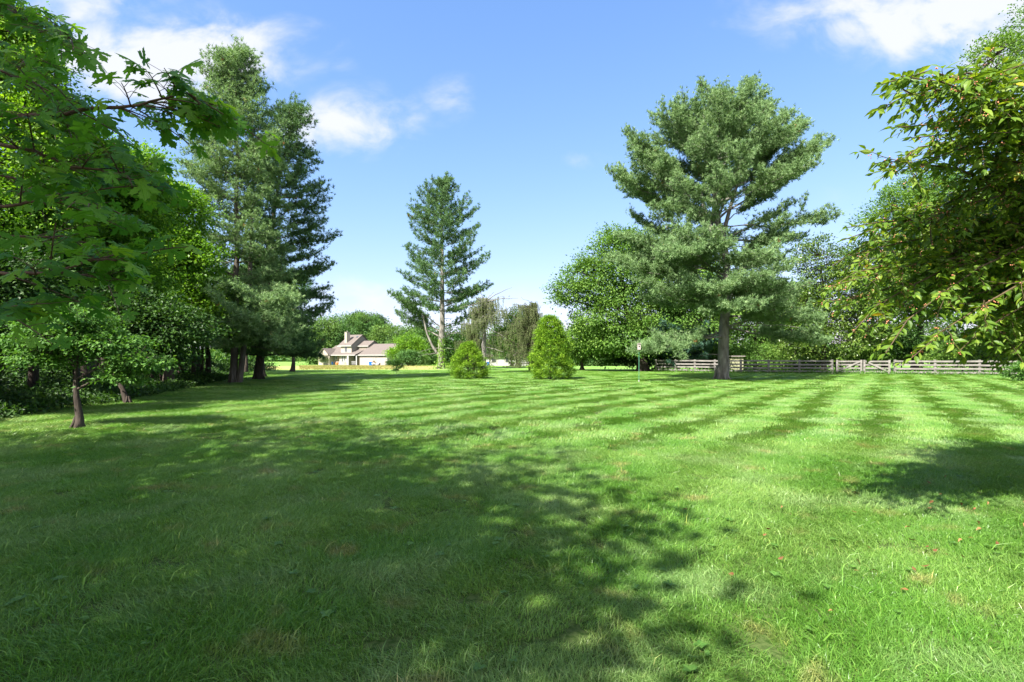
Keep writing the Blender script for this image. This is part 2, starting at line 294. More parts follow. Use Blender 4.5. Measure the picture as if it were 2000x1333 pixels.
# lawn ground and blades
def lawn_material(name, blades):
    m, nt, out = mat_base(name)
    g = N(nt, 'ShaderNodeNewGeometry')
    def nzs(sc, det=4, off=0):
        mp = N(nt, 'ShaderNodeMapping'); mp.inputs['Location'].default_value = (off, off*.7, 0); mp.inputs['Scale'].default_value = (1, 1, 0)
        L(nt, g.outputs['Position'], mp.inputs[0])
        n = N(nt, 'ShaderNodeTexNoise'); n.inputs['Scale'].default_value = sc; n.inputs['Detail'].default_value = det; L(nt, mp.outputs[0], n.inputs['Vector']); return n.outputs[0]
    def mix(f, a, b):
        n = N(nt, 'ShaderNodeMix', data_type='RGBA')
        if isinstance(f, float): n.inputs['Factor'].default_value = f
        else: L(nt, f, n.inputs['Factor'])
        for k, v in (('A', a), ('B', b)):
            if isinstance(v, tuple): n.inputs[k].default_value = (*v, 1)
            else: L(nt, v, n.inputs[k])
        return n.outputs['Result']
    def sm(v, a, b):
        r = N(nt, 'ShaderNodeMapRange'); r.interpolation_type = 'SMOOTHSTEP'; r.inputs[1].default_value = a; r.inputs[2].default_value = b; L(nt, v, r.inputs[0]); return r.outputs[0]
    c = mix(sm(nzs(.55), .36, .66), (.100,.232,.030), (.182,.312,.068))          # deep green / yellow green drifts
    c = mix(math_(nt, 'MULTIPLY', sm(nzs(.9, 5, 31), .48, .66), .5), c, (.25,.35,.15))        # pale blue-green fescue patches
    c = mix(math_(nt, 'MULTIPLY', sm(nzs(2.2, 6, 77), .56, .72), .65), c, (.30,.27,.11))      # dry straw spots
    sp = N(nt, 'ShaderNodeSeparateXYZ'); L(nt, g.outputs['Position'], sp.inputs[0])
    if blades:
        a = N(nt, 'ShaderNodeAttribute', attribute_name='tint')
        c2 = N(nt, 'ShaderNodeMix', data_type='RGBA', blend_type='MULTIPLY'); c2.inputs['Factor'].default_value = 1
        L(nt, c, c2.inputs['A']); L(nt, ramp(nt, a.outputs['Fac'], [(0,(.55,.68,.5)),(.5,(1,1,1)),(.88,(1.3,1.25,1.2)),(.97,(1.7,1.45,1.9)),(1,(2.6,1.7,2.2))]), c2.inputs['B']); c = c2.outputs['Result']
    else:
        dk = mix(sm(nzs(26, 6, 5), .35, .6), (.03,.06,.012), (.07,.10,.03))
        far = sm(sp.outputs[1], 25, 52)
        c = mix(far, dk, c)
        # tan rough meadow before the far house
        ty = math_(nt, 'MULTIPLY', sm(sp.outputs[1], 62, 74), math_(nt, 'SUBTRACT', 1.0, sm(sp.outputs[1], 118, 135)))
        tx = math_(nt, 'MULTIPLY', sm(sp.outputs[0], -80, -40), math_(nt, 'SUBTRACT', 1.0, sm(sp.outputs[0], -14, -6)))
        tm = math_(nt, 'MULTIPLY', math_(nt, 'MULTIPLY', ty, tx), sm(nzs(.13, 5, 11), .3, .5))
        c = mix(math_(nt, 'MULTIPLY', tm, .8), c, (.33,.26,.11))
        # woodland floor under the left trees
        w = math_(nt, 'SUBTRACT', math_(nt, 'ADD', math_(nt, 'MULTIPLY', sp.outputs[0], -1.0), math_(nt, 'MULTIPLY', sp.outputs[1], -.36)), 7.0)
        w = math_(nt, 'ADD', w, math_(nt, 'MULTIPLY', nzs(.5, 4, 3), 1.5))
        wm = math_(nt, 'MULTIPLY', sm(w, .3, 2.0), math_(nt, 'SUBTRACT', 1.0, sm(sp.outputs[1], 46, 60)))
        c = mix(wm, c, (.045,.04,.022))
    p = N(nt, 'ShaderNodeBsdfPrincipled'); p.inputs['Roughness'].default_value = .36 if blades else .95; p.inputs['Specular IOR Level'].default_value = .32 if blades else .05
    L(nt, c, p.inputs['Base Color'])
    if blades:
        t = N(nt, 'ShaderNodeBsdfTranslucent')
        mt = N(nt, 'ShaderNodeMix', data_type='RGBA', blend_type='MULTIPLY'); mt.inputs['Factor'].default_value = 1; mt.inputs['B'].default_value = (1.25, 1.3, .6, 1)
        L(nt, c, mt.inputs['A']); L(nt, mt.outputs['Result'], t.inputs[0])
        ms = N(nt, 'ShaderNodeMixShader'); ms.inputs[0].default_value = .35; L(nt, p.outputs[0], ms.inputs[1]); L(nt, t.outputs[0], ms.inputs[2]); L(nt, ms.outputs[0], out.inputs[0])
    else:
        b = N(nt, 'ShaderNodeBump'); b.inputs['Strength'].default_value = .7; b.inputs['Distance'].default_value = .05
        L(nt, nzs(9, 8, 9), b.inputs['Height']); L(nt, b.outputs[0], p.inputs['Normal'])
        L(nt, p.outputs[0], out.inputs[0])
    return m
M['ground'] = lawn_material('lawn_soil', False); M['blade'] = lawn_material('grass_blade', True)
M['meadow'] = leaf_mat('meadow_blade', [(0,(.11,.17,.03)),(.5,(.25,.25,.07)),(1,(.42,.33,.15))], .35, .7, .2, tcol=(1.1,1.05,.8))

# ------------------------------------------------------------ ground
ax = np.concatenate([-np.geomspace(3000, 60, 14), np.linspace(-55, 55, 45), np.geomspace(60, 3000, 14)])
ayv = np.concatenate([-np.geomspace(3000, 20, 10), np.linspace(-15, 160, 90), np.geomspace(170, 3000, 14)])
GX, GY = np.meshgrid(ax, ayv); nyy, nxx = GX.shape
gm = MB(); idx = np.arange(nxx*nyy).reshape(nyy, nxx)
gm.add(np.stack([GX, GY, gz(GX, GY)], -1), [np.stack([idx[:-1,:-1], idx[:-1,1:], idx[1:,1:], idx[1:,:-1]], -1).reshape(-1, 4)])
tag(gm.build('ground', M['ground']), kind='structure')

def blade_patch(name, n, rad, h, w, lean, seed, mat, hv=.30, sd_=.34):
    r_ = np.random.default_rng(seed); bp = .035 if h < .045 else .0
    a = r_.uniform(0, 2*np.pi, n); rr = rad*np.sqrt(r_.uniform(0, 1, n))
    base = np.stack([rr*np.cos(a), rr*np.sin(a), np.full(n, -.004)], -1)
    hh = h*np.exp(r_.normal(size=n)*hv); big = r_.random(n) < bp; hh[big] *= 1.7
    ln = np.stack([lean + r_.normal(size=n)*sd_, r_.normal(size=n)*sd_], -1)*hh[:, None]
    th = r_.uniform(0, 2*np.pi, n); sd = np.stack([np.cos(th), np.sin(th), np.zeros(n)], -1)*(w*.5*r_.uniform(.6, 1.4, n)*np.where(big, 1.7, 1))[:, None]
    mid = base + np.concatenate([ln*.35, (hh*.55)[:, None]], 1)
    tip = base + np.concatenate([ln*1.25, (hh*r_.uniform(.7, 1, n))[:, None]], 1)
    V = np.stack([base-sd, base+sd, mid+sd*.8, mid-sd*.8, tip], 1)
    o = (np.arange(n)*5)[:, None]
    mb = MB(); mb.add(V, [np.array([[0,1,2,3]])+o, np.array([[3,2,4]])+o], np.repeat(r_.uniform(0, 1, n), 5))
    V = np.concatenate(mb.V)
    ob = mb.build(name, mat); C.objects.unlink(ob); ob['kind'] = 'stuff'
    return ob
def gn_scatter(name, label, pts, rots, scs, ids, srcs, mat):
    """ONE object: blade patches instanced on points"""
    me = bpy.data.meshes.new(name); me.vertices.add(len(pts)); me.vertices.foreach_set('co', np.asarray(pts, np.float32).ravel())
    for nm, ty, d in (('rot', 'FLOAT', rots), ('scl', 'FLOAT', scs), ('pid', 'INT', ids)):
        a = me.attributes.new(nm, ty, 'POINT'); a.data.foreach_set('value', np.asarray(d, np.int32 if ty == 'INT' else np.float32))
    me.materials.append(mat)
    o = bpy.data.objects.new(name, me); C.objects.link(o)
    ng = bpy.data.node_groups.new(name, 'GeometryNodeTree')
    ng.interface.new_socket('Geometry', in_out='INPUT', socket_type='NodeSocketGeometry'); ng.interface.new_socket('Geometry', in_out='OUTPUT', socket_type='NodeSocketGeometry')
    gi = ng.nodes.new('NodeGroupInput'); go = ng.nodes.new('NodeGroupOutput')
    jn = ng.nodes.new('GeometryNodeJoinGeometry')
    for s in srcs:
        oi = ng.nodes.new('GeometryNodeObjectInfo'); oi.inputs['Object'].default_value = s; oi.inputs['As Instance'].default_value = True
        ng.links.new(oi.outputs['Geometry'], jn.inputs[0])
    ip = ng.nodes.new('GeometryNodeInstanceOnPoints'); ip.inputs['Pick Instance'].default_value = True
    ng.links.new(gi.outputs[0], ip.inputs['Points']); ng.links.new(jn.outputs[0], ip.inputs['Instance'])
    def attr(nm, ty):
        n = ng.nodes.new('GeometryNodeInputNamedAttribute'); n.data_type = ty; n.inputs[0].default_value = nm; return n.outputs['Attribute']
    ng.links.new(attr('pid', 'INT'), ip.inputs['Instance Index'])
    cx = ng.nodes.new('ShaderNodeCombineXYZ'); ng.links.new(attr('rot', 'FLOAT'), cx.inputs[2])
    ng.links.new(cx.outputs[0], ip.inputs['Rotation']); ng.links.new(attr('scl', 'FLOAT'), ip.inputs['Scale'])
    ng.links.new(ip.outputs[0], go.inputs[0])
    md = o.modifiers.new('scatter', 'NODES'); md.node_group = ng
    tag(o, label, 'grass', kind='stuff'); return o
def wood_edge(x, y): return -x - .36*y - 7.0      # >0 inside the wood
def jgrid(y0, y1, sp, margin=1.08, extra=1.0):
    xs = np.arange(-y1*margin-extra, y1*margin+extra, sp); ys = np.arange(y0, y1, sp)
    X, Y = np.meshgrid(xs, ys); X = X.ravel() + rng.uniform(-.5, .5, X.size)*sp; Y = Y.ravel() + rng.uniform(-.5, .5, Y.size)*sp
    k = (np.abs(X) < Y*margin+extra) & (wood_edge(X, Y) < 1.2)
    return X[k], Y[k]
def lawn(name, label, y0, y1, sp, srcs, s0=1.0):
    X, Y = jgrid(y0, y1, sp)
    s = stripe_id(X, Y); par = np.where(np.mod(np.floor(s), 2) < .5, 0.0, math.pi)
    rot = math.atan2(SD[1], SD[0]) + par + rng.normal(size=len(X))*(.55 if y0 < 5 else .2)
    # tufts: taller shaggy spots
    nse = np.sin(X*1.3+2*np.sin(Y*.8))*np.sin(Y*1.7+np.sin(X*1.1))
    sc = s0*(1 + .14*nse + rng.normal(size=len(X))*.10)
    gn_scatter(name, label, np.stack([X, Y, gz(X, Y)], -1), rot, np.clip(sc, .6, 1.5), rng.integers(0, len(srcs), len(X)), srcs, M['blade'])
near_p = [blade_patch('grass_patch', 1900, .28, .036, .0034, .40, i, M['blade'], sd_=.55) for i in range(5)]
mid_p = [blade_patch('grass_patch', 900, .40, .046, .0075, .80, 20+i, M['blade']) for i in range(4)]
far_p = [blade_patch('grass_patch', 520, .58, .052, .017, 1.0, 40+i, M['blade']) for i in range(4)]
lawn('lawn_grass', 'shaggy mown lawn blades in the foreground, half in shade', 1.9, 9.0, .33, near_p, 1.0)
lawn('lawn_grass', 'striped mown lawn blades across the middle of the yard', 8.8, 23, .49, mid_p, 1.0)
lawn('lawn_grass', 'far mown lawn blades running up to the plank fence', 22.6, 62, .78, far_p, 1.0)

# ------------------------------------------------------------ trees
def bez(a, b, k=6, sag=0.0, lift=0.0):
    a = np.asarray(a, float); b = np.asarray(b, float); t = np.linspace(0, 1, k)[:, None]
    p = a + (b-a)*t; L_ = np.linalg.norm(b-a)
    p[:, 2] += (4*t*(1-t))[:, 0]*lift*L_ - (t[:, 0]**2)*sag*L_
    return p
def crown_points(blobs, n_cl, rs, shell=(.55, 1.0), upbias=.25):
    """clump centres in a union of ellipsoids; blobs rows: cx,cy,cz,rx,ry,rz"""
    B = np.array(blobs, float); area = (B[:,3]*B[:,5] + B[:,3]*B[:,4] + B[:,4]*B[:,5]); area /= area.sum()
    which = rs.choice(len(B), n_cl, p=area)
    d = nrm(rs.normal(size=(n_cl, 3)) + np.array([0, 0, upbias]))
    r = rs.uniform(shell[0]**2, shell[1]**2, n_cl)**.5 * (1 + rs.normal(size=n_cl)*.10)
    P = B[which, :3] + d*r[:, None]*B[which, 3:]
    return P, d, which
def tree_root(name, base, label, cat, group=None):
    return empty(name, base, label, cat, group)
def broadleaf(name, label, base, blobs_px, leafmat, n_cl=400, per=60, leaf=.16, cl_r=.55, trunk_r=.25, bark='bark_dark', group=None,
              depth=.85, tmpl=None, seed=1, trunk_top=None, flat=.55, cat='tree', ctr=None, limbs=True, dy=0, up=.7, shell=(.5,1.0), droop=.15, lean=(0,0)):
    rs = np.random.default_rng(seed)
    base = np.asarray(base, float); Y = base[1]
    blobs = []
    for b in blobs_px:
        px, py, rx, ry = b[:4]; off = b[4] if len(b) > 4 else 0
        c = at(px, py, Y+off); s = (Y+off)/F
        blobs.append([c[0], c[1], c[2], rx*s, max(rx, ry)*s*depth, ry*s])
    root = tree_root(name, base, label, cat, group)
    P, d, w = crown_points(blobs, n_cl, rs, shell)
    P[:, 2] = np.maximum(P[:, 2], base[2] + .25)
    tv, tf = tmpl or (LEAF_V, LEAF_F)
    n = n_cl*per
    ci = np.repeat(np.arange(n_cl), per)
    csz = cl_r*rs.uniform(.6, 1.35, n_cl)
    off = rs.normal(size=(n, 3))*np.array([1, 1, flat])*csz[ci][:, None]*.55
    pos = P[ci] + off
    pos[:, 2] -= droop*(off[:, 0]**2 + off[:, 1]**2)/np.maximum(csz[ci], .05)
    pos[:, 2] = np.maximum(pos[:, 2], base[2]+.1)
    out = nrm(off + d[ci]*csz[ci][:, None]*.8)
    upv = nrm(out*.45 + np.array([0, 0, up]) + rs.normal(size=(n, 3))*.42)
    fw = nrm(out + rs.normal(size=(n, 3))*.6 + np.array([0, 0, -.25]))
    tint = np.clip(rs.uniform(.1, .9, n_cl)[ci]*.5 + rs.uniform(0, .5, n) + .12*rs.normal(size=n), 0, 1)
    mb = MB(); scatter(mb, tv, tf, pos - base, fw, upv, leaf*rs.uniform(.65, 1.25, n), tint)
    mb.build('crown', leafmat, root)
    # trunk and limbs
    tb = MB()
    B = np.array(blobs); top = B[np.argmax(B[:, 2])][:3] if trunk_top is None else np.asarray(trunk_top, float)
    cen = B[:, :3].mean(0)
    k = 10; t = np.linspace(0, 1, k)
    tp = base + (np.array([cen[0]*.5+top[0]*.5, cen[1]*.5+top[1]*.5, top[2]]) - base)*t[:, None]
    tp[:, 0] += np.interp(t, [0, .3, 1], [0, 0, 0]) + np.sin(t*5+seed)*trunk_r*.6; tp[0] = base - np.array([0, 0, .1])
    tr = trunk_r*(1.0 - .85*t); tr[0] *= 1.45; tr[1] *= 1.05
    tubes(tb, tp-base, tr, 9)
    for fa in np.arange(5)*1.26+seed:
        dv_ = np.array([math.cos(fa), math.sin(fa), 0]); tubes(tb, np.array([dv_*trunk_r*2.3+[0, 0, -.05], dv_*trunk_r*1.5+[0, 0, trunk_r*.35], dv_*trunk_r*.8+[0, 0, trunk_r*1.5], dv_*trunk_r*.4+[0, 0, trunk_r*3]]), np.array([.12, .25, .38, .4])*trunk_r, 6)
    if limbs:
        lim = []; lr = []
        for i, b in enumerate(B):
            zz = b[2] - .45*b[5] - .25*np.linalg.norm(b[:2]-base[:2])
            ti = np.clip((zz-base[2])/(tp[-1, 2]-base[2]), .12, .85)
            s0 = np.array([np.interp(ti, t, tp[:, j]) for j in range(3)])
            lim.append(bez(s0, b[:3]+np.array([0, 0, b[5]*.3]), 8, 0, .06)); lr.append(np.interp(ti, t, tr)*.62*np.linspace(1, .25, 8))
        lim = np.array(lim); tubes(tb, lim-base, np.array(lr), 6)
        nodes = np.concatenate([lim.reshape(-1, 3), tp[3:]])
        m_ = min(n_cl, 380); sel = rs.choice(n_cl, m_, replace=False)
        D = np.linalg.norm(P[sel][:, None] - nodes[None] + np.array([0, 0, .25*1.0]), axis=2)
        nn_ = nodes[D.argmin(1)]
        br = np.stack([bez(a, b, 4, 0, .08) for a, b in zip(nn_, P[sel])])
        tubes(tb, br-base, np.tile(np.array([.16, .11, .07, .03])*trunk_r, (m_, 1)), 4)
    tb.build('trunk', M[bark], root, smooth=True)
    return root
def copy_tree(o, loc, rz, sc, label, group=None):
    c = o.copy(); C.objects.link(c); c.location = tuple(float(v) for v in loc); c.rotation_euler = (0, 0, rz); c.scale = (sc, sc, sc)
    c['label'] = label
    if group: c['group'] = group
    for ch in [x for x in S.objects if x.parent == o]:
        d = ch.copy(); C.objects.link(d); d.parent = c
    return c

class Needles:
    def __init__(s, seed): s.p = []; s.d = []; s.rs = np.random.default_rng(seed); s.tw = []; s.bm = MB()
    def limb(s, a, b, lift=0., sag=0., f0=.3, wf=.30, dens=1.0, r0=.06, thick=.10, up=.5, path=None, tipcurl=0.0, mn=.4):
        rs = s.rs
        P = bez(a, b, 9, sag, lift) if path is None else path
        t9 = np.linspace(0, 1, len(P)); Lg = np.linalg.norm(P[-1]-P[0])
        P[:, 2] += tipcurl*Lg*np.maximum(t9-.5, 0)**2*4
        P[1:-1] += rs.normal(size=(len(P)-2, 3))*Lg*.012
        tubes(s.bm, P, r0*np.linspace(1, .18, len(P)), 6)
        if f0 >= 1: return
        nb = max(4, int(Lg*(1-f0)*4.2*dens))
        t = np.linspace(f0, 1, nb) + rs.uniform(-.5, .5, nb)*(1-f0)/nb; t = np.clip(t, 0, 1)
        st = np.stack([np.interp(t, t9, P[:, j]) for j in range(3)], -1)
        tan = nrm(np.stack([np.interp(t, t9, np.gradient(P[:, j])) for j in range(3)], -1))
        sd = nrm(np.cross(tan, [0, 0, 1.]))
        ang = np.where(np.arange(nb) % 2 == 0, 1, -1)*rs.uniform(.55, 1.2, nb); ang[t > .93] *= .4
        d = nrm(tan*np.cos(ang)[:, None] + sd*np.sin(ang)[:, None] + np.array([0, 0, 1])*rs.normal(.12, .22, nb)[:, None])
        rel = (t-f0)/(1-f0)
        ln = wf*Lg*(np.sin(np.pi*np.clip(rel*.8+.18, 0, 1))*.9+.15)*rs.uniform(.6, 1.2, nb)
        ln = np.clip(ln, mn, 2.6)
        for i in range(nb):
            m = max(3, int(ln[i]/.13*dens)); q = np.linspace(.12, 1, m)
            pp = st[i] + d[i]*(q*ln[i])[:, None]
            pp[:, 2] += up*.22*ln[i]*q**2
            pp = np.repeat(pp, 3, 0) + rs.normal(size=(m*3, 3))*np.array([.13, .13, thick])
            s.p.append(pp); s.d.append(nrm(d[i]*.55 + np.array([0, 0, up]) + rs.normal(size=(m*3, 3))*.35))
        e = st + d*ln[:, None]; e[:, 2] += up*.22*ln
        s.tw.append(np.stack([st, (st+e)/2 - np.array([0, 0, .03]), e], 1))
    def build(s, root, base, mat, bark, nd=11, ln=.17, w=.020, spread=.75):
        p = np.concatenate(s.p); d = np.concatenate(s.d); n = len(p); rs = s.rs
        P = np.repeat(p, nd, 0); D = nrm(np.repeat(d, nd, 0) + rs.normal(size=(n*nd, 3))*spread)
        sd = nrm(np.cross(D, rs.normal(size=(n*nd, 3))))*w*.5
        l = (ln*rs.uniform(.7, 1.25, n*nd))[:, None]
        V = np.stack([P-sd, P+sd, P+D*l*.6+sd*.9, P+D*l], 1) - base
        tt = np.clip(rs.uniform(0, .985, n) + (rs.random(n) > .996)*.5, 0, 1)
        tint = np.repeat(np.repeat(tt, nd)*.75 + rs.uniform(0, .2, n*nd)*(np.repeat(tt, nd) < .98) + .25*(np.repeat(tt, nd) >= 1), 4)
        mb = MB(); mb.add(V, [np.array([[0,1,2,3]]) + (np.arange(n*nd)*4)[:, None]], tint)
        mb.build('crown', mat, root)
        tw = np.concatenate(s.tw); tubes(s.bm, tw, np.tile([.016, .010, .005], (len(tw), 1)), 3)
        s.bm.V = [v - base for v in s.bm.V]
        s.bm.build('trunk', bark, root, smooth=True)
        return n
def pine(name, label, Y, trunk_px, r0, prof, mat, bark, seed=1, dz=.75, per=5, el=(0, 45), f0=.35, wf=.28, dens=1.0, crown_from=.12, group=None, extra=(), extra_trunks=(), sag=0, curl=.12,
         needle=(11, .17, .02), dead=(), jl=(.72, 1.05), thick=.10, wfr=1.0, nolimb=None):
    rs = np.random.default_rng(seed); nd = Needles(seed+100); tpy = min(p[1] for p in trunk_px)+6
    base = at(*trunk_px[0], Y); base[2] = float(gz(base[0], Y)); root = tree_root(name, base, label, 'tree', group)
    tp = np.array([at(px, py, Y) for px, py in trunk_px]); tp[0, 2] = base[2] - .1
    t = np.linspace(0, 1, 24); z = np.interp(t, [0, 1], [tp[0, 2], tp[-1, 2]])
    o_ = np.argsort(tp[:, 2]); T = np.stack([np.interp(z, tp[o_, 2], tp[o_, 0]), np.interp(z, tp[o_, 2], tp[o_, 1]), z], -1)
    T[1:-1, :2] += rs.normal(size=(22, 2))*r0*.10
    rad = r0*(1-.93*t**1.05); rad[0] *= 1.12
    # flared, fluted foot
    tubes(nd.bm, T, rad, 14)
    for fa in np.arange(7)*.9+seed:
        dv_ = np.array([math.cos(fa), math.sin(fa), 0]); tubes(nd.bm, np.array([base+dv_*r0*1.75+[0, 0, -.06], base+dv_*r0*1.25+[0, 0, .10], base+dv_*r0*.85+[0, 0, .42], base+dv_*r0*.55+[0, 0, 1.0]]), np.array([.10, .20, .30, .34])*r0, 7)
    H = z[-1]-base[2]
    zs = base[2] + H*crown_from
    pr = np.array(prof, float)      # py, left px, right px
    pz = CAM_H + (HZ-pr[:, 0])/F*Y
    o2 = np.argsort(pz)
    pyr = np.linspace(pr[:, 0].min(), pr[:, 0].max(), 120); o3 = np.argsort(pr[:, 0]); pl_ = np.interp(pyr, pr[o3, 0], pr[o3, 1]); prr = np.interp(pyr, pr[o3, 0], pr[o3, 2])
    az = rs.uniform(0, 6.28)
    while zs < z[-1]-.25:
        rel = (zs-base[2])/H
        st = np.array([np.interp(zs, z, T[:, j]) for j in range(3)])
        e = R(np.interp(rel, [crown_from, 1], el))
        for k in range(per):
            az += 2*np.pi/per + rs.uniform(-.35, .35)
            # reach is given at the height of the tip
            Lg = 3.0
            for _ in range(3):
                zt = zs + Lg*math.tan(e)*.9
                lx = st[0] - np.interp(zt, pz[o2], (pr[o2, 1]-1000)/F*Y); rx = np.interp(zt, pz[o2], (pr[o2, 2]-1000)/F*Y) - st[0]
                Lg = max(.25, .5*(lx+rx) + .5*(rx-lx)*math.cos(az))
                if abs(math.cos(az)) < .6: Lg *= wfr
            Lg *= rs.uniform(*jl)
            ee = e + rs.normal()*.09
            end = st + np.array([math.cos(az)*Lg, math.sin(az)*Lg, math.tan(ee)*Lg])
            if nolimb and nolimb(end, rel): continue
            dzm = z[-1]+.1-st[2]
            if end[2]-st[2] > dzm: end = st+(end-st)*np.array([.8, .8, dzm/(end[2]-st[2])])
            pxe = 1000+end[0]/end[1]*F; rows = pyr[(pl_ <= pxe) & (prr >= pxe)]; tp_ = rows.min() if len(rows) else pyr.max()-120
            zl = CAM_H+(HZ-max(tp_, tpy))/F*end[1]
            if end[2] > zl and rel > .3: end[2] = max(zl, st[2]-1.0)-rs.uniform(0, 1.5)*min(1, Lg/3)
            crl = curl*min(1, max(0, dzm)/4)
            nd.limb(st, end, 0, sag, f0 if rel < .8 else f0*.5, wf, dens, max(.02, r0*.20*(1-.8*rel)), thick, tipcurl=crl)
        az += .6
        zs += dz*rs.uniform(.75, 1.25)*(1-.45*rel)
    # top leader tufts
    nd.limb(T[-3], T[-1]+np.array([0, 0, .3]), 0, 0, .2, .35, dens, .03, .1)
    for (sy, ex, ey, dy, w_, *rest) in extra:     # start row, end px, end row, depth offset, width factor
        zz = CAM_H + (HZ-sy)/F*Y
        st = np.array([np.interp(zz, z, T[:, j]) for j in range(3)])
        nd.limb(st, at(ex, ey, Y+dy), rest[0] if rest else 0, 0, rest[1] if len(rest) > 1 else .3, w_, dens*1.15, rest[2] if len(rest) > 2 else r0*.22, thick*1.3, tipcurl=curl*.35)
    for (pts, r_) in extra_trunks:
        q = np.array([at(*p, Y) if len(p) == 2 else at(p[0], p[1], Y+p[2]) for p in pts]); tt = np.linspace(0, 1, 12)
        if abs(q[0, 2]-base[2]) < .6: q[0, 2] = base[2]-.1
        q = np.stack([np.interp(tt, np.linspace(0, 1, len(q)), q[:, j]) for j in range(3)], -1); tubes(nd.bm, q, r_*np.linspace(1, .45, 12), 10)
    for (sy, ex, ey, dy) in dead:
        zz = CAM_H + (HZ-sy)/F*Y; st = np.array([np.interp(zz, z, T[:, j]) for j in range(3)])
        nd.limb(st, at(ex, ey, Y+dy), .04, 0, 1.0, .2, 1, r0*.13)
    k = nd.build(root, base, M[mat], M[bark], *needle)
    return root

print('start trees')
# main pine on the right
pineR_prof = [(742,1330,1500),(690,1280,1590),(640,1230,1640),(600,1220,1600),(520,1205,1560),(450,1200,1550),(400,1190,1580),(350,1190,1600),(300,1215,1600),(260,1240,1570),(220,1290,1540),(185,1345,1500),(160,1395,1425)]
pine('white_pine', 'tall broad white pine with crooked grey trunk standing alone before the plank fence', 36,
     [(1409,742),(1412,690),(1418,620),(1421,540),(1412,470),(1400,430),(1396,380),(1400,300),(1405,240),(1408,175)], .40,
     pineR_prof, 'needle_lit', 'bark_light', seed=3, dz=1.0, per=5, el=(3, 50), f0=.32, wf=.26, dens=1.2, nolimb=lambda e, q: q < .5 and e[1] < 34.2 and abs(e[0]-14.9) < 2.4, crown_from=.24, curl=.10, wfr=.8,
     extra=[(470,1560,470,-2,.3),(620,1600,630,-3,.3),(640,1610,672,1,.25),(660,1250,690,-4,.25,.02),(650,1290,668,2,.25),(560,1215,520,-1,.25),(540,1210,470,1,.25),
            (600,1430,608,-6,.35,.02,.3),(570,1390,575,-6,.35,.02,.3),(500,1330,500,-6,.33,.02,.3),(520,1500,505,-6,.35,.02,.3),(430,1590,300,0,.22),(450,1195,345,0,.22),(470,1225,270,1,.22),
            (400,1620,285,-1,.16),(430,1500,215,0,.22),(410,1370,175,0,.22),(420,1320,215,0,.22),(380,1460,170,1,.22),(400,1560,250,2,.22),(640,1540,600,-4,.32),(610,1530,560,-4,.3),(590,1490,545,-6,.3)],
     extra_trunks=[([(1416,475),(1392,455),(1378,420),(1365,360)], .22), ([(1412,460),(1425,410),(1440,360),(1455,310)], .15), ([(1400,300),(1380,260),(1372,215)], .08)],
     dead=[(694,1368,695,0),(610,1455,600,-1),(560,1370,600,-2),(640,1560,640,-4)], needle=(11, .21, .030))
# centre pine with clear trunk
pc_prof = [(700,800,930),(640,770,940),(600,755,950),(570,760,958),(540,778,965),(500,780,962),(480,785,940),(440,780,938),(410,800,935),(370,825,900),(345,848,880)]
pine('white_pine', 'tall narrow pine with straight bare pale trunk, by itself against the sky mid yard', 72,
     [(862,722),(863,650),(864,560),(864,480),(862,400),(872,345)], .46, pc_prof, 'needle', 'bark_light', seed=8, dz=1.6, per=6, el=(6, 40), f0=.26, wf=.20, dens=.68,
     crown_from=.30, curl=.12, jl=(.72, 1.0), needle=(10, .34, .050), thick=.18,
     extra=[(650,790,600,3,.25),(660,775,615,4,.25),(640,770,580,2,.25),(640,940,610,3,.25),(600,950,560,2,.2)],
     extra_trunks=[([(860,698),(845,678),(833,650),(826,615)], .20)],
     dead=[(680,815,690,-2),(690,818,697,0),(625,885,622,0),(640,905,636,-1),(648,912,655,0),(660,900,650,-2),(600,890,596,0),(680,898,685,0),(575,900,566,0),(555,880,552,0),(664,845,640,-2),(535,900,530,0)])
# left pair of pines (two stems from one foot) and one behind
pl_prof = [(748,380,520),(690,370,560),(640,380,600),(580,390,560),(500,375,560),(420,370,560),(340,365,560),(280,370,560),(230,380,560),(190,385,520),(150,390,515),(110,410,500),(90,430,485)]
pine('white_pine', 'tallest pine at left with two pale stems rising from one foot beside the wood', 31,
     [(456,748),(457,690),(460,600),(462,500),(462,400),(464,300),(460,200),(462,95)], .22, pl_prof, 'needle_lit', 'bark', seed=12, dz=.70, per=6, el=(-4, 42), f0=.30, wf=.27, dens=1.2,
     crown_from=.12, curl=.10, wfr=.8, extra=[(230,345,165,0,.16),(260,372,200,0,.18),(400,365,330,0,.25),(560,520,600,-5,.35,.02),(620,540,680,-5,.3,.02),(640,420,680,-5,.3,.02),(600,490,640,-6,.35,.02)],
     extra_trunks=[([(467,746),(475,690),(484,600),(490,500),(492,420)], .18)],
     dead=[(668,600,722,-2),(650,475,700,-4)], needle=(11, .19, .028))
pb_prof = [(743,450,640),(690,450,640),(640,455,645),(600,450,650),(560,455,630),(500,450,640),(450,450,655),(400,450,640),(370,460,640),(320,470,620),(280,480,610),(240,500,610),(210,530,600)]
pine('white_pine', 'dark layered pine just right of the twin stemmed pine, with long flat boughs', 36,
     [(505,743),(512,650),(520,550),(530,450),(545,350),(565,260),(575,205)], .29, pb_prof, 'needle', 'bark_dark', seed=15, dz=.98, per=6, el=(-3, 22), f0=.30, wf=.24, dens=1.15,
     crown_from=.09, curl=.16, wfr=.8, extra=[(480,655,468,0,.16),(560,645,590,2,.18),(390,637,378,0,.15),(560,632,520,1,.16),(640,625,705,0,.22),(640,600,640,-3,.25),(640,560,690,-5,.3)], needle=(11, .21, .030))

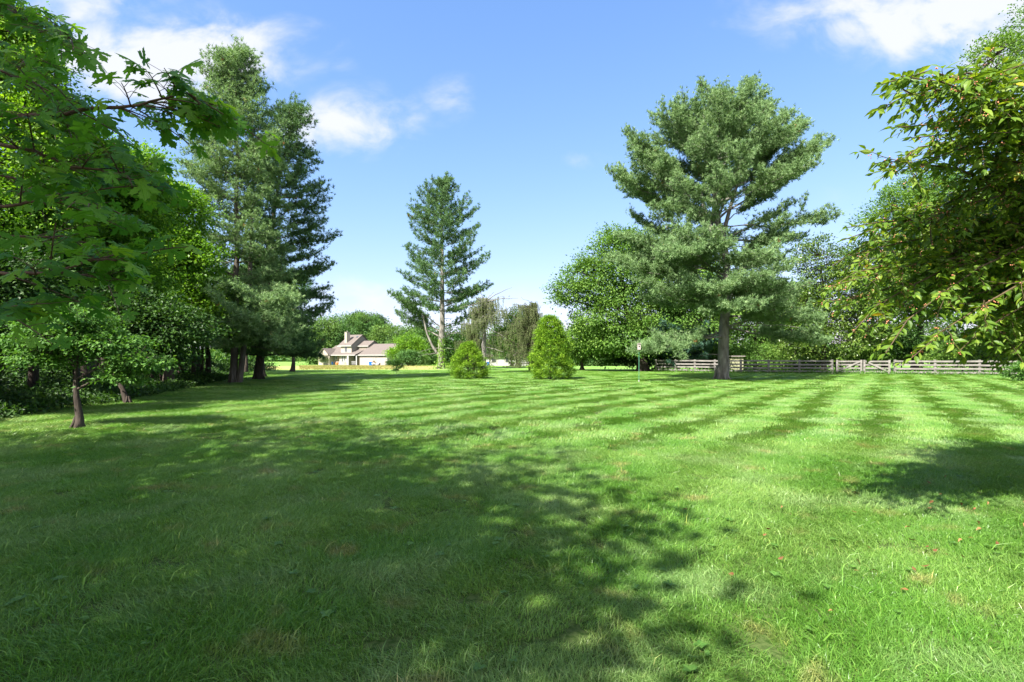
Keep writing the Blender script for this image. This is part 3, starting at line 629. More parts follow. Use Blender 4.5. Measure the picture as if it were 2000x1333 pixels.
# broadleaf trees at the middle right
g60 = gp(1255, 58)
broadleaf('oak_tree', 'big spreading broadleaf tree behind the lone pine, with one shaggy limb reaching left', g60,
          [(1230,520,95,70),(1175,560,70,55),(1128,540,30,32),(1320,560,110,90),(1190,620,85,62),(1095,588,26,14),(1200,480,50,38),(1350,620,90,75),(1260,660,100,45),(1160,655,50,35),(1115,570,38,26)],
          M['oak'], n_cl=1400, per=62, leaf=.27, cl_r=.95, trunk_r=.5, seed=21, depth=.8)
broadleaf('broadleaf_tree', 'leafy tree filling the gap behind the lone pine trunk', gp(1480, 66), [(1450,640,80,45),(1520,655,70,40),(1400,620,60,50),(1480,590,70,40),(1540,600,60,50)], M['oak'], n_cl=600, per=46, leaf=.27, cl_r=.9, trunk_r=.35, seed=28)
broadleaf('broadleaf_tree', 'green tree showing between the drooping spruces and the tall cone evergreen', gp(1012, 78), [(1015,635,34,30),(1040,660,30,30),(985,665,34,26)], M['oak'], n_cl=320, per=44, leaf=.28, cl_r=.9, trunk_r=.25, seed=29)
broadleaf('broadleaf_tree', 'small round tree with low crown left of the bird house post', gp(1137, 64), [(1140,670,55,32),(1185,680,50,28),(1110,690,30,16)], M['oak'], n_cl=360, per=50, leaf=.24, cl_r=.8, trunk_r=.22, seed=22)
broadleaf('broadleaf_tree', 'low dark tree behind the start of the fence', gp(1285, 62), [(1290,690,55,30),(1350,680,60,34),(1230,695,30,20)], M['under'], n_cl=380, per=50, leaf=.24, cl_r=.8, trunk_r=.22, seed=23)
for i, (px, py, w_, Y, lb) in enumerate([(1480,695,55,62,'green shrubs behind the fence right of the lone pine'),(1560,700,50,60,'green shrubs behind the fence below the magnolia'),(1665,690,60,58,'green shrubs behind the plank gate'),(1760,680,45,60,'dark shrubs behind the fence right of the gate'),(1880,690,60,56,'green shrubs behind the right fence'),(1975,690,70,54,'green shrubs behind the far right fence end'),(1400,700,40,66,'low shrubs behind the lone pine and the fence')]):
    broadleaf('hedge_shrub', lb, gp(px, Y), [(px,py,w_,26),(px-w_*.6,py+12,w_*.6,18),(px+w_*.6,py+12,w_*.6,18)], M['under'] if i in (3, 5) else M['oak'], n_cl=260, per=42, leaf=.2, cl_r=.6, trunk_r=.08, seed=180+i, cat='shrub', group='shrubs behind the plank fence')
broadleaf('magnolia_tree', 'glossy leaved magnolia behind the fence right of the lone pine', gp(1610, 54),
          [(1600,520,65,60),(1640,580,75,70),(1570,620,60,65),(1620,665,85,38),(1680,620,65,60),(1560,680,50,25)], M['magnolia'], n_cl=900, per=42, leaf=.23, cl_r=.6, trunk_r=.25, seed=24, up=.9)
broadleaf('broadleaf_tree', 'dense dark tree behind the fence gate', gp(1730, 58), [(1740,600,80,80),(1700,520,60,60),(1790,540,80,90),(1720,660,60,30)], M['under'], n_cl=900, per=46, leaf=.26, cl_r=.9, trunk_r=.35, seed=25)
broadleaf('broadleaf_tree', 'tall tree whose round top shows above the near shrub at right', gp(1790, 62), [(1745,430,62,60),(1800,410,80,80),(1860,440,90,110),(1830,540,110,100)], M['oak'], n_cl=900, per=50, leaf=.27, cl_r=.9, trunk_r=.45, seed=26)
broadleaf('broadleaf_tree', 'very tall tree reaching the top right corner of the view', gp(2010, 44), [(1945,130,62,62),(2040,60,70,90),(2010,200,110,90),(2060,330,120,120),(2000,470,130,130)], M['oak'], n_cl=1200, per=46, leaf=.20, cl_r=.65, trunk_r=.5, seed=27)
# conifer with bluish needles, low, left of the lone pine
pine('blue_pine', 'low bluish evergreen between the bird house and the fence', 58.5, [(1322,725),(1322,690),(1320,640),(1318,600)], .16,
     [(715,1270,1370),(690,1238,1400),(660,1245,1400),(635,1270,1370),(610,1300,1340),(598,1315,1325)], 'needle_blue', 'bark_dark', seed=31, dz=.5, per=6, el=(2, 30), f0=.15, wf=.3, dens=1.2, crown_from=.10, needle=(11, .27, .04))
# half dead spruce with bare trunk
def weeping(name, label, Y, base_px, top_py, rng_x, mat, seed, r0, z0=.35, live=.6, nlim=34, hang=1.0, stubs=(), bark='bark', crn=40):
    rs = np.random.default_rng(seed); base = gp(base_px, Y); root = tree_root(name, base, label, 'tree')
    top = at(base_px+4, top_py, Y); H = top[2]-base[2]; T = base + (top-base)*np.linspace(0, 1, 14)[:, None]; T[0, 2] -= .1; T[1:, 0] += rs.normal(size=13)*.05
    nd = Needles(seed); tubes(nd.bm, T, r0*np.linspace(1, .38, 14), 10, cap=True)
    hangs = []
    for i in range(60):
        rel = rs.uniform(z0, 1.0); az = rs.uniform(0, 6.28); st = base+(top-base)*rel; Lg = rs.uniform(.5, 2.4)*(1.15-.5*rel); P = bez(st, st+np.array([math.cos(az)*Lg, math.sin(az)*Lg, rs.uniform(-.1, .9)*Lg*.6]), 6); P[1:-1] += rs.normal(size=(4, 3))*.09; tubes(nd.bm, P, np.linspace(.03, .006, 6), 4)
    for i in range(nlim):
        rel = z0 + (1-z0)*i/nlim; az = rs.uniform(0, 6.28); x0, x1 = rng_x
        st = base + (top-base)*rel
        lx = st[0]-(x0-1000)/F*Y; rx = (x1-1000)/F*Y - st[0]
        Lg = (.5*(lx+rx)+.5*(rx-lx)*math.cos(az))*rs.uniform(.35, 1.05)*(1-.65*abs(rel-.5))*(1-.4*rel**3)
        end = st + np.array([math.cos(az)*Lg, math.sin(az)*Lg, Lg*rs.uniform(-.2, .6)])
        P = bez(st, end, 9, 0, .03); P[1:-1] += rs.normal(size=(7, 3))*.06; tubes(nd.bm, P, np.linspace(.055, .012, 9), 5)
        for j in range(int(crn*live*rs.uniform(.25, 1.0))):
            u_ = rs.uniform(.25, 1); q = np.array([np.interp(u_, np.linspace(0, 1, 9), P[:, k]) for k in range(3)]) + rs.normal(size=3)*np.array([.25, .25, .05])
            hl = rs.uniform(.25, 1.5)*hang*min(1, .35+u_); m = max(3, int(hl/.11)); pts = q + np.array([0, 0, -1])*np.linspace(0, hl, m)[:, None] + np.cumsum(rs.normal(size=(m, 3))*.035, 0)
            pts[:, 2] = np.maximum(pts[:, 2], base[2]+.5)
            nd.p.append(pts); nd.d.append(nrm(np.array([0, 0, -.6]) + rs.normal(size=(m, 3))*.7)); hangs.append(np.stack([pts[0], pts[m//2], pts[-1]]))
    nd.tw.append(np.array(hangs))
    for (sy, ex, ey, dy) in stubs:
        zz = CAM_H+(HZ-sy)/F*Y; st = base+(top-base)*np.clip((zz-base[2])/H, 0, 1); P = bez(st, at(ex, ey, Y+dy), 8, 0, .03); P[1:-1] += rs.normal(size=(6, 3))*.04; tubes(nd.bm, P, np.linspace(.06, .015, 8), 5)
    nd.build(root, base, M[mat], M[bark], 7, .13, .028, .9)
    return root
weeping('half_dead_spruce', 'half dead spruce with peeling bare trunk and broken grey limbs behind the small bush', 51, 944, 585, (893, 1045), 'dead_needle', 41, .27, .66, .75, 34, 1.0,
        stubs=[(640,990,662,-1),(628,982,627,0),(633,975,633,-1),(678,983,688,-1),(672,970,680,1),(655,975,657,0),(588,1000,562,0),(590,1012,583,0),(592,905,600,0),(590,920,580,-1),(640,900,632,1),(600,985,620,1),(584,935,570,0),(584,965,572,1)], bark='bark_light')
weeping('weeping_spruce', 'grey brown drooping spruce left of the tall cone shaped evergreen', 60, 1035, 592, (950, 1062), 'brown_needle', 42, .2, .12, 1.1, 60, 1.4, crn=36, bark='bark_dark')
weeping('weeping_spruce', 'olive drooping conifer between the two bare trunks', 66, 925, 625, (880, 985), 'dead_needle', 43, .2, .12, 1.0, 46, 1.3, crn=36, bark='bark_dark')

# bright evergreen bushes on the lawn: upright fans of scale foliage
def arborvitae(label, px, Y, prof, seed, name='evergreen_shrub'):
    rs = np.random.default_rng(seed); base = gp(px, Y); root = tree_root(name, base, label, 'shrub', 'bright green cone shrubs on the lawn')
    pr = np.array(prof, float); z = CAM_H+(HZ-pr[:, 0])/F*Y; o_ = np.argsort(z)
    n = 1050 if prof[-1][0] < 650 else 560
    zz = rs.uniform(.03, 1, n)*(z.max()); w = (np.interp(zz, z[o_], pr[o_, 2])-np.interp(zz, z[o_], pr[o_, 1]))/2/F*Y; cx = (np.interp(zz, z[o_], pr[o_, 2])+np.interp(zz, z[o_], pr[o_, 1]))/2
    cx = (cx-1000)/F*Y
    a = rs.uniform(0, 6.28, n); lump = 1+.10*np.sin(a*3+zz*3.1)+.08*np.sin(a*7-zz*5)+rs.normal(size=n)*.06
    r = w*(1+(lump-1)*1.5)*rs.uniform(.55, 1.0, n)**.5
    P = np.stack([cx+r*np.cos(a), Y+r*np.sin(a), zz], -1); out = np.stack([np.cos(a), np.sin(a), np.zeros(n)], -1)
    per = 36; ci = np.repeat(np.arange(n), per); N_ = n*per
    fw = nrm(out[ci]*.9+np.array([0, 0, .25])+rs.normal(size=(N_, 3))*.55); up = nrm(np.array([0, 0, 1])+out[ci]*.5+rs.normal(size=(N_, 3))*.5)
    off = rs.normal(size=(N_, 3))*np.array([.09, .09, .07])+out[ci]*rs.uniform(-.12, .18, N_)[:, None]; off[:, 2] -= np.abs(rs.normal(size=N_))*.02; pos = P[ci]+off
    mb = MB(); scatter(mb, LEAF_V*np.array([1, .75, 1]), LEAF_F, pos-base, fw, up, .10*rs.uniform(.6, 1.3, N_), np.clip(rs.uniform(0, .7, n)[ci]+rs.uniform(0, .3, N_), 0, 1)); mb.build('crown', M['arbor'], root)
    tb = MB(); tubes(tb, np.array([[0, 0, -.05], [0, 0, z.max()*.5], [0, 0, z.max()*.93]]), np.array([.07, .045, .01]), 6)
    q = P[rs.choice(n, 90)] - base; s = q*np.array([0, 0, .8]); tubes(tb, np.stack([s, (s+q)/2+np.array([0, 0, .02]), q], 1), np.tile([.014, .009, .004], (90, 1)), 4)
    tb.build('trunk', M['bark_dark'], root)
arborvitae('small rounded bright green evergreen bush on the lawn before the dead spruce', 914, 37.5, [(740,888,942),(728,882,949),(712,883,949),(700,888,944),(690,894,935),(680,902,926),(670,910,918)], 51)
arborvitae('tall cone shaped bright green evergreen standing on the lawn', 1075, 36, [(742,1047,1106),(725,1041,1112),(705,1041,1111),(685,1044,1108),(665,1048,1104),(645,1053,1098),(630,1058,1090),(618,1066,1081)], 52)
broadleaf('round_bush', 'little dark round bush alone on the far lawn', gp(775, 51), [(775,716,11,11),(776,708,7,6)], M['under'], n_cl=60, per=26, leaf=.12, cl_r=.17, trunk_r=.03, seed=55, cat='bush')
# trees round the house
broadleaf('yellow_green_tree', 'small yellow green tree at the right corner of the big house', gp(795, 125), [(800,672,26,20),(778,690,20,14),(815,688,22,16)], M['yellowgreen'], n_cl=260, per=40, leaf=.36, cl_r=1.0, trunk_r=.18, seed=61)
broadleaf('rounded_bush', 'rounded green bush beside the leaning bare limb of the middle pine', gp(798, 104), [(800,698,26,13),(820,700,14,10)], M['far_leaf'], n_cl=160, per=40, leaf=.3, cl_r=.7, trunk_r=.1, seed=62, cat='bush')
broadleaf('bush', 'clipped low bush right of the garage wall', gp(765, 143), [(764,709,11,4.5)], M['under'], n_cl=60, per=40, leaf=.25, cl_r=.45, trunk_r=.05, seed=63, cat='bush')
far_specs = [(640,645,40,28,175),(675,650,45,34,185),(715,640,38,30,190),(760,660,46,26,180),(700,625,20,14,200),(735,636,22,20,198),(800,665,40,30,175),(835,672,40,34,165),(880,670,45,36,160),(915,675,40,30,155),(620,668,30,22,170)]
far_lab = ['pale green tree left of the house chimney','green tree directly behind the house chimney','green tree over the house ridge','green tree above the garage roof','darker tree peeking over the treetops left of the ridge','darker twin crowned tree peeking over the roof ridge',
           'green tree right of the garage roof','shaded tree behind the middle pine stem','dark tree right of the middle pine stem','dark tree in the gap behind the half dead spruce','pale tree at the left end of the house']
for i, (px, py, rx, ry, Y) in enumerate(far_specs):
    lo = 705
    bl = [(px, py, rx, ry), (px-rx*.45, py+ry*.6, rx*.7, ry*.7), (px+rx*.5, py+ry*.5, rx*.7, ry*.75), (px+rx*.1, (py+lo)/2+8, rx*.9, (lo-py)*.42)]
    broadleaf('far_tree', far_lab[i], gp(px, Y), bl, M['under'] if i in (4, 5, 8, 9) else M['far_leaf'], n_cl=330, per=40, leaf=.62, cl_r=1.9, trunk_r=.4, seed=70+i, group='trees behind the house')
# far tree belt further right, behind the oak and fence
belt = [(1075,668,34,26,120,'yellowgreen','bright green tree peeking out right of the tall cone evergreen'),(1000,660,50,34,130,'far_leaf','green tree behind the drooping spruces'),(1110,690,50,20,110,'far_leaf','low green trees behind the small round tree'),
        (1200,690,60,20,115,'far_leaf','green thicket seen under the oak crown'),(1420,670,90,36,100,'far_leaf','green tree behind the lone pine foot'),(1530,680,70,30,95,'far_leaf','green tree low behind the magnolia'),
        (1820,660,70,34,120,'far_leaf','green tree far behind the right fence'),(1920,650,90,44,110,'under','dark tree far behind the right fence end'),(2020,640,80,50,100,'far_leaf','green tree past the right end of the fence'),(1700,680,60,24,130,'under','dark tree far behind the gate')]
for i, (px, py, rx, ry, Y, mt, lb) in enumerate(belt):
    broadleaf('far_tree', lb, gp(px, Y), [(px, py, rx, ry), (px-rx*.5, py+ry*.5, rx*.7, ry*.7), (px+rx*.5, py+ry*.45, rx*.7, ry*.75), (px, min(700, py+ry*.9), rx, ry*.5)], M[mt], n_cl=300, per=42, leaf=.42, cl_r=1.3, trunk_r=.35, seed=90+i, group='trees beyond the fence')

# ---- wood on the left
gW = 'trees of the left wood'
w1 = broadleaf('woodland_tree', 'tallest tree at the left edge of the wood, sunlit above the maple leaves', gp(-30, 16), [(20,150,100,100),(-70,60,120,150),(50,290,110,110),(-40,430,150,110),(90,400,90,90),(95,230,50,70),(40,80,60,70)], M['wood_leaf'], n_cl=1300, per=46, leaf=.12, cl_r=.42, trunk_r=.25, seed=111, group=gW)
w2 = broadleaf('woodland_tree', 'second tree of the left wood, spreading over the dogwood', gp(170, 20), [(190,370,110,85),(140,470,120,90),(265,400,80,80),(215,550,110,60),(120,290,65,65),(200,300,50,35)], M['wood_leaf'], n_cl=1300, per=46, leaf=.14, cl_r=.5, trunk_r=.22, seed=112, group=gW)
w3 = broadleaf('woodland_tree', 'yellow green tree at the wood edge left of the twin stemmed pine', gp(330, 26), [(330,420,65,70),(365,520,65,70),(290,500,90,80),(380,600,50,50),(320,610,90,55),(275,340,50,55)], M['yellowgreen'], n_cl=1200, per=46, leaf=.17, cl_r=.55, trunk_r=.22, seed=113, group=gW)
w4 = broadleaf('woodland_tree', 'shaded tree filling the wood edge behind the dogwood', gp(250, 17), [(250,620,90,60),(330,640,80,45),(160,600,90,60),(60,560,110,80),(300,690,70,30)], M['under'], n_cl=900, per=42, leaf=.12, cl_r=.42, trunk_r=.08, seed=114, group=gW)  # shaded look comes from the darkened leaf colour
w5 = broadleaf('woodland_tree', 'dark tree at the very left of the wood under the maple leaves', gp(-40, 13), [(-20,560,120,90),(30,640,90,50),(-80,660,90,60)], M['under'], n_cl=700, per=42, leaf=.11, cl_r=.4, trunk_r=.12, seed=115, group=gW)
inner = [(-24,27,0),(-22,34,1.3),(-27,41,2.2),(-33,36,.4),(-36,48,3.1),(-30,22,4.0),(-38,28,5.0),(-43,40,1.9),(-25,48,2.8),(-20,41,5.5),(-46,30,.8),(-26,16,2.5)]
inner += [(-27,52,1.0),(-31,57,2.0),(-24,56,3.0),(-34,52,.3),(-21.5,30,4.4),(-19,27,1.2)]
ilab = ['first','second','third','fourth','fifth','sixth','seventh','eighth','ninth','tenth','eleventh','twelfth']
for i, (x, y, a) in enumerate(inner):
    copy_tree([w2, w3, w1][i % 3], (x, y, 0), a, [1.0, .95, .8][i % 3]*(.9+.05*(i % 4)), 'tree inside the dark left wood, behind the front row', gW)
broadleaf('dogwood_tree', 'small dogwood with thin dark trunk and tiered pale leaves in front of the wood', gp(152, 10.9),
          [(150,655,75,26),(90,640,45,22),(210,672,70,22),(70,690,40,18),(270,705,50,16),(160,620,60,22),(40,665,30,16),(240,735,35,12),(120,700,40,12)], M['dogwood'], n_cl=420, per=34, leaf=.085, cl_r=.25, trunk_r=.085, seed=121, flat=.25, up=1.2, droop=.2, trunk_top=at(155, 690, 10.9), depth=.9)
for i, (x, y, a, k) in enumerate([(-18.5,12.3,0,1.15),(-22,9.5,1,1.3),(-16.5,8,2,1.1),(-25,13.5,3,1.4),(-20,5,4,1.2),(-14.3,5.2,5,.9)]):
    copy_tree(w4 if i % 2 else w5, (x, y, 0), a, k, 'low tree of the left wood edge just outside the view', gW)
for i, (px, Y) in enumerate([(300,42),(345,46),(385,43),(425,50),(455,56),(490,62),(250,36),(200,32),(120,30),(60,26)]):
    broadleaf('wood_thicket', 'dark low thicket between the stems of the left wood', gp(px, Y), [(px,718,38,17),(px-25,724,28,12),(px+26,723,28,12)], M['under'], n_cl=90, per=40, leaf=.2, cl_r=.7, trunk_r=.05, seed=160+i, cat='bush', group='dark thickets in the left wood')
# bare trunks deep in the wood
rs = np.random.default_rng(5)
for i in range(34):
    Y = rs.uniform(16, 44); x = -(7.0+.36*Y) - rs.uniform(1.0, 13)
    r_ = rs.uniform(.06, .16); h = rs.uniform(4, 7)
    mb = MB(); P = np.array([[0, 0, -.1], [rs.normal()*.08, 0, h*.35], [rs.normal()*.15, 0, h*.7], [rs.normal()*.25, 0, h]]); tubes(mb, P, r_*np.array([1.3, 1, .85, .6]), 7)
    root = empty('forest_tree', (x, Y, 0), 'slim dark tree stem standing in the shade of the left wood', 'tree', 'slim stems in the left wood'); mb.build('trunk', M['bark_dark'], root, smooth=True)
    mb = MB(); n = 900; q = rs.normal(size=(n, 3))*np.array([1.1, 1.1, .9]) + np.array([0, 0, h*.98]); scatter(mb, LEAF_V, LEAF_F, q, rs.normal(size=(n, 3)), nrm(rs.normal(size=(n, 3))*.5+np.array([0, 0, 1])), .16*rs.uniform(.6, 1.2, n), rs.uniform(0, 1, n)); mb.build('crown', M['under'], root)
# undergrowth along the wood edge and inside it
n = 52000; Y = rs.uniform(9, 44, n)**1.0; d = np.abs(rs.normal(size=n))*4.5 - .25
x = -(7.0+.36*Y) - d - 1.0*np.clip((20-Y)/8, 0, 1); hgt = (.25+.9*np.clip(d/3, 0, 1)*np.abs(np.sin(x*.9+Y*.5))*rs.uniform(.4, 1.3, n))
pos = np.stack([x, Y, hgt*rs.uniform(0, 1, n)**.6+.03], -1)
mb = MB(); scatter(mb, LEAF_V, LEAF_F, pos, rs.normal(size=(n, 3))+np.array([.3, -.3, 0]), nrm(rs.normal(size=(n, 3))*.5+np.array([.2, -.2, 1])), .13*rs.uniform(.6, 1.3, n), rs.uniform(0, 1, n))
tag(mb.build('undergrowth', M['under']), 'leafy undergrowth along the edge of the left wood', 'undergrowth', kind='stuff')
# far backdrop of woodland beyond everything
n = 60000; a = rs.uniform(-1.25, 1.25, n); rad = rs.uniform(330, 420, n)
x = np.sin(a)*rad; y = np.cos(a)*rad; top = 9+3.5*np.sin(a*23)+2.5*np.sin(a*51+1)+1.5*np.sin(a*117)
pos = np.stack([x, y, -.6+top*rs.uniform(0, 1, n)], -1)
mb = MB(); scatter(mb, LEAF_V, LEAF_F, pos, rs.normal(size=(n, 3)), nrm(rs.normal(size=(n, 3))+np.array([-.3, -.7, .8])), 3.0*rs.uniform(.6, 1.3, n), rs.uniform(0, 1, n))
tag(mb.build('far_woods', M['far_leaf']), 'distant belt of woods along the horizon', 'woods', kind='stuff')

# ------------------------------------------------------------ silver maple overhanging the camera, upper left
def maple():
    rs = np.random.default_rng(77); base = np.array([-8.6, -1.6, 0.]); root = tree_root('silver_maple', base, 'overhanging silver maple branches with big toothed leaves at the upper left', 'tree')
    tb = MB(); cb = MB()
    T = base + np.array([[0,0,-.1],[.05,0,1.2],[.1,.1,3],[.0,.2,5],[.1,.1,8],[0,0,11.5]]); tubes(tb, T-base, np.array([.62,.45,.38,.32,.2,.06]), 12)
    # crown clumps above and behind the view
    blobs = [[-10,-1,8.5,6.0,6.2,4.5],[-8.0,-3.5,8,4.6,4.6,4],[-13,1,7.5,5,4,3.5],[-6.8,-.4,6.2,3.4,3.4,2.6],[-6.2,-4.2,6.2,3.4,3.2,2.6],[-11,-6,8,5,5,4]]
    P, d, w = crown_points(blobs, 1100, rs, (.35, 1.0))
    bad = (P[:, 1] > -.5) & (P[:, 0] > -1.28*(P[:, 1]+.8)-.6)
    P = P[~bad]; d = d[~bad]; nc = len(P); per = 34; ci = np.repeat(np.arange(nc), per)
    off = rs.normal(size=(nc*per, 3))*np.array([.42, .42, .22]); pos = P[ci]+off
    k = ~((pos[:, 1] > -.3) & (pos[:, 0] > -1.18*(pos[:, 1]+.5)-.35)); pos = pos[k]; off = off[k]
    scatter(cb, LEAF_V*np.array([1, 1.5, 1]), LEAF_F, pos-base, nrm(off+rs.normal(size=off.shape)*.3), nrm(np.array([0, 0, 1])+rs.normal(size=off.shape)*.5), .19*rs.uniform(.7, 1.2, len(pos)), rs.uniform(0, .9, len(pos)))
    sel = rs.choice(nc, 260, replace=False)
    Zs = np.clip(P[sel, 2]-2.5, 2.2, 9); st = np.stack([np.interp(Zs, T[:, 2], T[:, j]) for j in range(3)], -1)
    st[:, 2] = Zs; tubes(tb, np.stack([bez(a, b, 6, 0, .08) for a, b in zip(st, P[sel])])-base, np.tile([.10, .08, .055, .04, .025, .01], (260, 1)), 5)
    # boughs reaching into the view: px, py, depth
    boughs = [
      ([(-900,170,2.9),(-350,205,2.7),(0,232,2.4),(120,245,2.3),(235,240,2.2),(330,222,2.1),(395,205,2.05)], .010, 24, .85),
      ([(-900,240,2.7),(-300,250,2.5),(60,300,2.2),(160,325,2.2),(240,325,2.1)], .009, 15, .85),
      ([(-900,-60,3.0),(-300,-50,2.7),(-60,-20,2.5),(50,25,2.4),(130,62,2.3)], .009, 15, .8),
      ([(-900,480,2.3),(-250,500,2.1),(-60,530,2.0),(60,530,1.95),(150,512,2.0),(230,500,2.1)], .008, 10, .95),
      ([(-800,380,2.6),(-200,400,2.4),(20,395,2.3),(120,380,2.25),(200,365,2.2)], .008, 7, .85),
      ([(-800,90,2.9),(-250,110,2.7),(-20,150,2.5),(60,180,2.45),(120,215,2.4)], .008, 9, .8),
      ([(-700,560,2.2),(-200,580,2.1),(-40,610,1.95),(20,625,1.9)], .007, 6, .9),
      ([(-800,300,3.2),(-200,330,3.1),(30,350,3.0),(150,390,2.9),(240,420,2.85)], .008, 9, .85),
      ([(-800,0,3.4),(-200,40,3.3),(10,80,3.2),(60,130,3.1)], .008, 11, .85),
      ([(-800,420,3.0),(-200,450,2.9),(30,470,2.8),(120,480,2.75),(190,520,2.7)], .007, 8, .9)]
    tipd = []
    for pts, r0, nt_, lsc in boughs:
        q = np.array([at(*p) for p in pts]); u = np.linspace(0, 1, 26); q = np.stack([np.interp(u, np.linspace(0, 1, len(q)), q[:, j]) for j in range(3)], -1)
        q[1:-1] += np.cumsum(rs.normal(size=(24, 3))*.006, 0)
        tubes(tb, q-base, r0*np.linspace(1.5, .25, 26), 7)
        L0 = np.array([-3.2, -.6, 5.0]) if pts[0][1] < 0 else np.array([-4.5, .2, 4.2])
        tubes(tb, bez(T[2], q[0], 10, 0, .12)-base, np.linspace(.10, r0*1.5, 10), 7)
        for j in range(nt_):
            tt = 1-.62*(j/nt_)**1.0*rs.uniform(.85, 1); i0 = min(24, int(tt*25)); st = q[i0]; tan = nrm(q[min(25, i0+1)]-q[max(0, i0-1)])
            sd = nrm(np.cross(tan, [0, 0, 1])); an = rs.choice([-1, 1])*rs.uniform(.3, 1.2) if j > 0 else 0
            dd = nrm(tan*math.cos(an)+sd*math.sin(an)+np.array([0, 0, rs.normal()*.28+.02])); ln = rs.uniform(.10, .34)
            tw = st+dd*(np.linspace(0, 1, 5)*ln)[:, None]; tw[:, 2] -= .12*ln*np.linspace(0, 1, 5)**2
            tubes(tb, tw-base, np.linspace(.0035, .0016, 5), 4)
            for m in range(rs.integers(5, 9)):
                p0 = tw[min(4, 1+m//2)]; sdn = nrm(np.cross(dd, [0, 0, 1]))*(1 if m % 2 else -1)
                pd = nrm(dd*.6+sdn*rs.uniform(.3, 1)+np.array([0, 0, rs.uniform(-.15, .45)])); pl = rs.uniform(.04, .10); p1 = p0+pd*pl
                tubes(tb, np.stack([p0, (p0+p1)/2+[0, 0, .006], p1])-base, np.array([.0013, .0011, .001]), 3)
                fw = nrm(pd*.8+dd*.3+np.array([0, 0, -.55])+rs.normal(size=3)*.25); up = nrm(np.array([0, 0, 1.])+rs.normal(size=3)*.45+np.array([-.2, -.25, 0]))
                tipd.append((p1-base, fw, up, lsc*rs.uniform(.05, .106), np.clip(rs.normal(.45, .28), 0, 1)))
    scatter(cb, MAPLE_V, MAPLE_F, np.array([t[0] for t in tipd]), np.array([t[1] for t in tipd]), np.array([t[2] for t in tipd]), np.array([t[3] for t in tipd]), np.array([t[4] for t in tipd]))
    cb.build('crown', M['maple'], root); tb.build('trunk', M['twig'], root, smooth=True)
maple()

